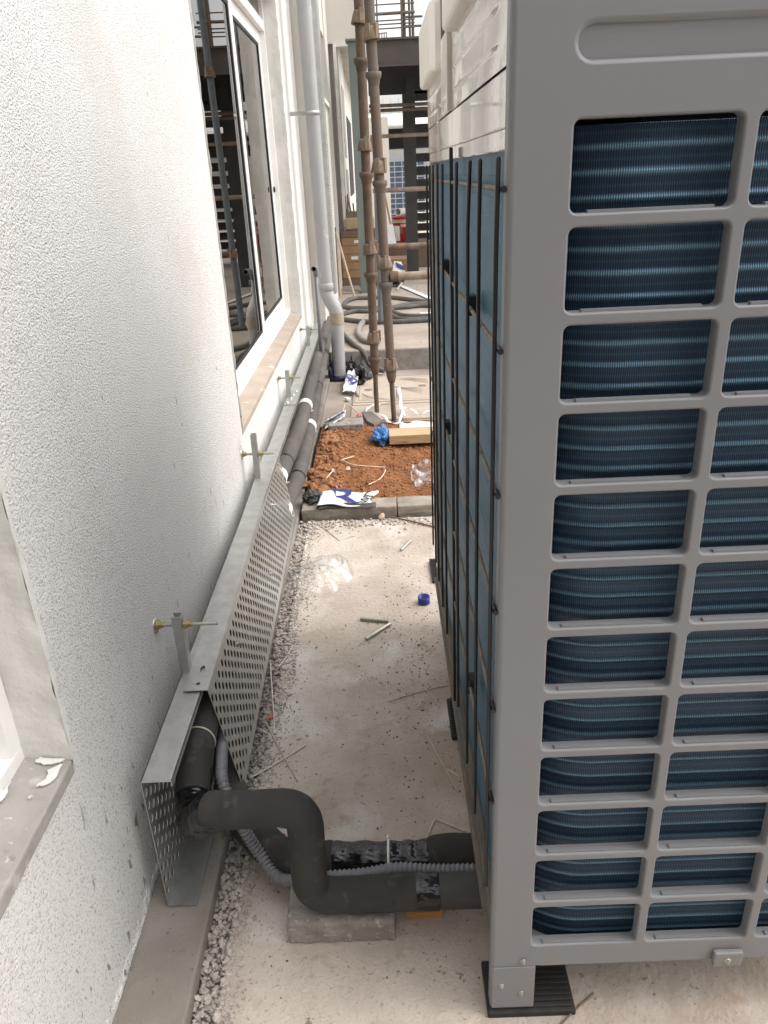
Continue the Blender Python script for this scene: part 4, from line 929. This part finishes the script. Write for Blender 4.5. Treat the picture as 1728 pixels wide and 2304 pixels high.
# ================================================================== THINGS ON THE SLAB
def rod(p, q, lab): 
    g = MB(); g.tube([(p[0], p[1], .0075), (q[0], q[1], .0075)], .0065, 12); tag(obj('steel_rod', g, zinc), lab, 'rod', 'cut threaded rods on the slab')
rod((-.133, 2.475), (-.026, 2.45), 'cut steel rod lying crosswise on the slab, farther of the pair')
rod((-.11, 2.335), (-.023, 2.428), 'cut steel rod lying slantwise on the slab, nearer of the pair')
rod((.038, 3.034), (.084, 3.121), 'single cut steel rod lying near the air conditioner base')
g = MB(); g.lathe([(.0, .004), (.020, .004), (.021, .03), (.0235, .03), (.0235, .002), (.022, 0), (0, 0)], (.115, 2.582, 0), 28); tag(obj('bottle_cap', g, bluecap), 'blue plastic cap lying open side up on the slab', 'cap')
ties = [((-.441, 2.206), (-.41, 2.02), (-.382, 1.849)), ((-.284, 1.79), (-.36, 1.72), (-.424, 1.655)), ((-.413, 1.888), (-.35, 1.76), (-.293, 1.643)), ((.165, 2.055), (.06, 2.02), (-.034, 1.981)),
        ((.085, 2.043), (.108, 1.99), (.126, 1.938)), ((.08, 1.809), (.115, 1.69), (.149, 1.579)), ((.128, 1.666), (.145, 1.65), (.162, 1.633)), ((.081, 1.488), (.07, 1.465), (.061, 1.441)),
        ((.081, 1.488), (.115, 1.468), (.15, 1.445)), ((-.374, 2.325), (-.39, 2.25), (-.408, 2.18)), ((-.392, 3.41), (-.31, 3.29), (-.243, 3.167)), ((-.43, 1.86), (-.39, 1.84), (-.36, 1.83)), ((-.243, 3.17), (-.2, 3.2), (-.17, 3.21))]
tl = ['long white zip tie lying along the gravel edge of the slab', 'white zip tie crossing another near the stepped pipe', 'thin dusty zip tie crossing under a white one near the stepped pipe', 'dusty flattened strip on the slab pointing at the air conditioner pad',
      'short dusty tie forked off the flattened strip', 'faint dusty tie lying along the air conditioner side', 'short thick tie stub by the base rail', 'short tie stub behind the taped pipe', 'longer tie stub behind the taped pipe',
      'short straw tie on the gravel near the clear bag', 'pale tie lying on the slab below the kerb stone', 'straw tie lying in the gravel by the red chip', 'thin straw piece near the pale tie below the kerb']
for t_, lab in zip(ties, tl):
    dusty = 'dusty' in lab or 'faint' in lab
    g = MB(); sp = spline([(p[0], p[1], .003 + (.01 if p[0] < -.4 else 0)) for p in t_], 6); g.tube(sp, .0026 if not dusty else .0024, 6, flat=.6)
    if lab[:4] == 'long' or 'crossing another' in lab: g.rbox(sp[-1] + Vector((0, 0, .002)), (.008, .011, .006))
    tag(obj('zip_tie', g, slabm if dusty and 'strip' in lab else (zipm if not dusty else M('dusty_tie', (.5, .43, .36), (.44, .37, .3), rough=.8))), lab, 'zip tie', 'cut zip ties strewn on the slab')
g = MB(); g.tube([(.0, 3.4, .006), (.1, 3.335, .008), (.22, 3.25, .006)], .004, 6); tag(obj('stick', g, carddark), 'thin dark stick lying from the kerb to the air conditioner', 'stick')
g = MB(); g.tube([(.371, 1.014, .004), (.33, .985, .005), (.285, .95, .004)], .0022, 6); tag(obj('twig', g, carddark), 'thin brown twig beside the foot pad of the air conditioner', 'twig')
g = MB(); stone(g, (-.045, 3.385, .018), .02, 9, hi=True); tag(obj('pebble', g, M('tan_stone', (.45, .35, .25), rough=.9)), 'tan stone resting against the kerb stone face', 'stone')
g = MB(); g.rbox((-.404, 1.915, .014), (.016, .014, .004), rot=.4, tilt=('X', .4)); tag(obj('plastic_chip', g, redchip), 'small red plastic chip on the gravel edge', 'debris')
# clear bag
def bag_h(u, v):
    a = u * 2 * pi; rr = v
    rad = (.125 + .025 * sin(2 * a + .5) + .02 * noise.noise((cos(a) * 2, sin(a) * 2, 1)))
    x = -.315 + cos(a) * rad * 1.05 * rr; y = 2.81 + sin(a) * rad * 1.55 * rr
    h = .075 * (1 - rr ** 2.2) ** .8 + .028 * (noise.turbulence(Vector((x * 9, y * 7, 2)), 2, True) - .3) * (1 - rr ** 3)
    return (x, y, max(.003, h))
g = MB(); g.grid(bag_h, 80, 24); tag(obj('plastic_bag', g, clearfilm), 'crumpled clear plastic bag on the slab beside the gravel', 'bag')

# ================================================================== AIR CONDITIONER
XA, YA, XB, YB = .155, .981, .92, 2.46
ac = thing('air_conditioner', (.54, 1.72, 0), 'large ivory outdoor unit, front greyed for shade, with blue finned coils filling the right side', 'air conditioner')
TOPZ = 1.80
def rounded_loop(x0, x1, z0, z1, r, K=5):
    pts = []
    for (cx, cz, a0) in ((x0 + r, z0 + r, pi), (x1 - r, z0 + r, 1.5 * pi), (x1 - r, z1 - r, 0), (x0 + r, z1 - r, .5 * pi)):
        for k in range(K): a = a0 + .5 * pi * k / (K - 1); pts.append((cx + r * cos(a), cz + r * sin(a)))
    return pts
def rect_loop(lp, X0, X1, Z0, Z1, K=5):
    out = []; mid = K // 2
    for c in range(4):
        for k in range(K):
            x, z = lp[c * K + k]
            if c == 0: q = (X0, z) if k < mid else ((X0, Z0) if k == mid else (x, Z0))
            elif c == 1: q = (x, Z0) if k < mid else ((X1, Z0) if k == mid else (X1, z))
            elif c == 2: q = (X1, z) if k < mid else ((X1, Z1) if k == mid else (x, Z1))
            else: q = (x, Z1) if k < mid else ((X0, Z1) if k == mid else (X0, z))
            out.append(q)
    return out
pn = MB()
def cellhole(X0, X1, Z0, Z1, x0, x1, z0, z1, r=.009, y=YA, depth=.022, floor=False, bev=.003):
    L = rounded_loop(x0, x1, z0, z1, r); n = len(L)
    Lo = rounded_loop(x0 - bev, x1 + bev, z0 - bev, z1 + bev, r + bev); Rc = rect_loop(Lo, X0, X1, Z0, Z1)
    mid_ = rounded_loop(x0 - bev * .3, x1 + bev * .3, z0 - bev * .3, z1 + bev * .3, r + bev * .3)
    vs = [(a, y, b) for a, b in Rc] + [(a, y, b) for a, b in Lo] + [(a, y + bev * .35, b) for a, b in mid_] + [(a, y + bev, b) for a, b in L] + [(a, y + depth, b) for a, b in L]
    f0 = [(i, (i + 1) % n, n + (i + 1) % n, n + i) for i in range(n)]
    fb = [((j) * n + i, (j) * n + (i + 1) % n, (j + 1) * n + (i + 1) % n, (j + 1) * n + i) for j in (1, 2, 3) for i in range(n)]
    o = pn.add(vs, f0, 0, False)
    for f in fb: pn.f.append([o + q for q in f]); pn.m.append(0); pn.sm.append(True)
    if floor: pn.f.append([o + 4 * n + i for i in range(n)]); pn.m.append(0); pn.sm.append(False)
cols = [(.231, .428), (.4455, .6355), (.653, .843)]
cb = [XA + .012, .4365, .6445, XB - .012]
PIT = .1178; ZT = 1.596
cb2 = [.219, .4365, .6445, .856]
for c in range(3):
    for r_ in range(12):
        zt = ZT - r_ * PIT; zb_ = zt - .1022
        Z1 = zt + .0078 if r_ else zt + .010; Z0 = zb_ - .0078
        cellhole(cb2[c], cb2[c + 1], Z0, Z1, cols[c][0], cols[c][1], zb_, zt)
        pn.box(cols[c][0] + .022, cols[c][1] - .022, YA + .004, YA + .012, zb_ - .002, zb_ + .0035)
zbot = ZT - 11 * PIT - .1022 - .0078; ztop = ZT + .010
def quad(x0, x1, z0, z1, y=YA): pn.add([(x0, y, z0), (x1, y, z0), (x1, y, z1), (x0, y, z1)], [(0, 1, 2, 3)])
quad(cb2[0], cb2[3], .143, zbot); quad(XA + .008, cb2[0], .022, ztop); quad(cb2[3], XB - .008, .022, ztop)
quad(cb2[0], XA + .086, .022, .143)
quad(XA + .008, XB - .008, 1.708, TOPZ); quad(XA + .008, .21, ztop, 1.708); quad(.865, XB - .008, ztop, 1.708); quad(.21, .865, ztop, 1.636)
cellhole(.21, .865, 1.636, 1.708, .232, .845, 1.655, 1.689, r=.0165, depth=.006, floor=True, bev=.006)
# rounded vertical corner + side return
for (xc, sgn) in ((XA, 1), (XB, -1)):
    rr = .008; prof = [(xc + sgn * (rr - rr * sin(a)), YA + rr - rr * cos(a)) for a in [k * pi / 12 for k in range(7)]] + [(xc, YA + .026), (xc + sgn * .012, YA + .027)]
    vs = [(x, y, z) for z in (.022, TOPZ) for x, y in prof]; n = len(prof)
    pn.add(vs, [(i, i + 1, n + i + 1, n + i) if sgn < 0 else (i + 1, i, n + i, n + i + 1) for i in range(n - 1)], 0, True)
pn.box(cb2[0] + .03, cb2[3], YA + .002, YA + .03, .139, .143)
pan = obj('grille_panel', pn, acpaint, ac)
# leg plate with bolts
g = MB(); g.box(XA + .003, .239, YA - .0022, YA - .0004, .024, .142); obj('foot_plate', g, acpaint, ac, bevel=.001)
for (x, z) in ((.216, .159), (.176, .09), (.215, .066)):
    g = MB(); g.lathe([(.0055, 0), (.0055, .001), (.0042, .001), (.0042, .004), (.002, .004), (.002, .007), (0, .007)], (x, YA - .002, z), 10, axis=Vector((0, -1, 0))); obj('bolt', g, zinc, ac)
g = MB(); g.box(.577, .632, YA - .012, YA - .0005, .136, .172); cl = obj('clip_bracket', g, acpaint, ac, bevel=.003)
g = MB(); g.lathe([(.0075, 0), (.0075, .001), (.005, .0015), (.004, .004), (0, .004)], (.603, YA - .012, .151), 14, axis=Vector((0, -1, 0))); obj('bolt', g, zinc, cl)
# coil : tube rows pressed into finned sheet running round the near left corner
def coil_path():
    pts = []; R0 = .15; cx, cy = .33, 1.163
    x = .9
    while x > cx: pts.append((x, cy - R0)); x -= .02
    for k in range(25): a = -pi / 2 - (pi / 2) * k / 24; pts.append((cx + R0 * cos(a), cy + R0 * sin(a)))
    y = cy + .03
    pts.append((cx - R0, 1.23))
    return pts
cp = coil_path(); us = [0]
for a_, b_ in zip(cp, cp[1:]): us.append(us[-1] + math.hypot(b_[0] - a_[0], b_[1] - a_[1]))
nrm_ = []
for i in range(len(cp)):
    a_ = cp[max(i - 1, 0)]; b_ = cp[min(i + 1, len(cp) - 1)]; tx_, ty_ = b_[0] - a_[0], b_[1] - a_[1]; l_ = math.hypot(tx_, ty_); nrm_.append((ty_ / l_, -tx_ / l_))
# path runs -x then +y : outward normal is (-y, -x) side
nrm_ = [(a, b) if (a * -1 + b * -1) > 0 else (-a, -b) for a, b in nrm_]
prof = []; RP = .0298
for k in range(48):
    for q in range(12):
        z = .17 + (k + q / 12) * RP; c_ = max(0, cos(2 * pi * (z - .17 - .0262) / RP))
        if z < 1.592: prof.append((z, .0030 * c_ ** 4, 0))
cm = MB(); n = len(cp); cm.uv = []
for (z, o_, m_) in prof:
    for i in range(n): cm.v.append(Vector((cp[i][0] + nrm_[i][0] * o_, cp[i][1] + nrm_[i][1] * o_, z))); cm.uv.append((us[i], z))
for j in range(len(prof) - 1):
    isr = False
    for i in range(n - 1): cm.f.append([j * n + i, j * n + i + 1, (j + 1) * n + i + 1, (j + 1) * n + i]); cm.m.append(1 if isr else 0); cm.sm.append(True)
obj('coil', cm, fin, ac, solid=.01, solid_off=1)
cm = MB(); cm.uv = []
rows = [.17 + k * .0298 for k in range(48)]
for k, z in enumerate(rows):
    for (zz, o_) in ((z, 0), (z + .026, .0), (z + .028, .0006)):
        for y in (1.008, YB - .02): cm.v.append(Vector((.1745 - o_, y, min(zz, 1.575)))); cm.uv.append((y, zz))
for j in range(len(rows) * 3 - 1): cm.f.append([j * 2, j * 2 + 1, j * 2 + 3, j * 2 + 2]); cm.m.append(0); cm.sm.append(False)
obj('side_coil', cm, sidefin, ac)
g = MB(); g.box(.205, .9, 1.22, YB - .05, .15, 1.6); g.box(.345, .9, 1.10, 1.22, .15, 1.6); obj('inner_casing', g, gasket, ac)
g = MB(); g.box(XA + .03, XB - .02, YA + .028, YB - .02, .145, .168); obj('base_pan', g, M('base_pan_grey', (.32, .32, .31), rough=.6), ac)
# side structure
g = MB(); g.box(XA + .004, XA + .02, YA + .028, YB, .168, .235); g.box(XA - .004, XA + .02, YA + .10, YB, .166, .182); obj('base_rail', g, railm, ac, bevel=.002)
g = MB()
g.box(XA + .002, XA + .03, YA + .027, 1.70, 1.592, 1.655); g.box(XA + .002, XA + .03, 1.70, YB, 1.592, 1.655)
g.box(XA + .004, XA + .03, YA + .027, 1.665, 1.567, 1.592); g.box(XA + .004, XA + .03, 1.67, YB, 1.567, 1.592)
obj('side_header', g, acside, ac, bevel=.002)
g = MB()
def sidepanel(y0, y1, z0, z1):
    ribs = [1.686, 1.727, 1.766]
    def fn(u, v):
        y = y0 + (y1 - y0) * u; z = z0 + (z1 - z0) * v; d = 0
        e = min(1, max(0, (y - y0 - .08) / .02), 1) * min(1, max(0, (y1 - .03 - y) / .01))
        for rz in ribs: d += .0035 * math.exp(-((z - rz) / .0022) ** 2)
        return (XA + .001 + .002 * sin(u * 3.1) * sin(v * 3.1) + .0015 * noise.noise((y * 4, z * 4, 3)) - d * e, y, z)
    g.grid(fn, 50, 90)
sidepanel(YA + .029, 1.70, 1.656, TOPZ); sidepanel(1.885, YB - .004, 1.656, TOPZ)
obj('upper_panel', g, acside, ac)
g = MB(); g.box(XA - .006, XA + .03, 1.735, 1.88, 1.6565, TOPZ); g.box(XA + .004, XA + .03, 1.70, 1.735, 1.656, TOPZ); g.box(XA + .004, XA + .03, 1.88, 1.885, 1.656, TOPZ); obj('centre_pillar', g, acside, ac, bevel=.003)
g = MB(); g.box(XA + .03, XB - .002, YA + .03, YB - .002, TOPZ - .02, TOPZ - .001); g.box(XB - .02, XB - .002, YA + .03, YB, .17, TOPZ - .02); g.box(XA + .03, XB - .02, YB - .012, YB, .17, TOPZ - .02); obj('casing', g, accap, ac)
g = MB(); g.box(XA + .004, XA + .024, YB - .03, YB, .168, 1.567); obj('corner_post', g, acside, ac)
for (yy0, yy1, zz) in ((1.02, 1.675, 1.783), (2.0, 2.47, 1.757)):
    g = MB(); x0 = .135
    g.prism([(x0 + .0, yy1), (x0 - 0, yy0 + .05), (x0 + .012, yy0 + .015), (x0 + .05, yy0), (.86, yy0), (.9, yy0 + .04), (.9, yy1)], zz, zz + (.21 if yy0 < 1.5 else .145))
    obj('fan_cowl', g, accap, ac, bevel=.01, seg=3)
g = MB(); g.box(.16, .9, 1.68, 2.4, TOPZ - .001, 1.9); obj('cowl_base', g, gasket, ac)
# guard
ys = [.996, 1.169, 1.315, 1.511, 1.833, 1.98, 2.14, 2.267, 2.40]
zs_ = [1.525, 1.33, 1.126, .935, .752, .557]
for y in ys:
    g = MB(); dx = -.0
    lean = .02 if abs(y - 1.315) < .001 else 0
    g.tube([(.145, y, .345), (.145, y, 1.46), (.146, y - lean, 1.558), (.1465, y - lean, 1.561)], [.0031, .0031, .0031, .0015], 8); obj('guard_wire', g, wirem, ac)
g = MB(); g.box(.146, .153, 1.652, 1.664, .25, 1.588); obj('guard_bar', g, wirem, ac, bevel=.001)
for z in zs_:
    g = MB(); g.tube([(.1515, .972 + .02, z), (.1515, 2.43, z)], .0034, 8); obj('guard_wire', g, wired, ac)
    g = MB(); g.tube([(.1515, .985, z), (.1515, 1.01, z)], .0038, 8); obj('wire_cap', g, wirem, ac)
for (y, z) in ((1.36, 1.345), (1.9, 1.35), (1.9, .95), (1.32, .57)):
    g = MB(); g.box(.147, .165, y - .016, y + .016, z - .03, z + .004); obj('guard_clip', g, wirem, ac, bevel=.002)

# pads
def pad(x0, x1, y0, y1, lab, slots=False):
    o = thing('rubber_pad', ((x0 + x1) / 2, (y0 + y1) / 2, 0), lab, 'rubber pad', 'black rubber pads under the unit')
    g = MB(); g.box(x0, x1, y0, y1, 0, .016); obj('pad', g, rubberpad, o, bevel=.003)
    g = MB(); k = int((y1 - y0 - .012) / .0115)
    for i in range(k): g.box(x0 + .006, x1 - .006, y0 + .008 + i * .0115, y0 + .0135 + i * .0115, .016, .021)
    obj('rib', g, rubberpad, o, bevel=.001)
pad(.150, .325, .973, 1.085, 'ribbed black rubber pad under the near foot of the air conditioner')
pad(.158, .33, 2.73, 2.925, 'dusty slotted rubber pad on the slab past the air conditioner')
pad(.152, .33, 1.787, 1.967, 'plain black rubber pad under the middle of the air conditioner')
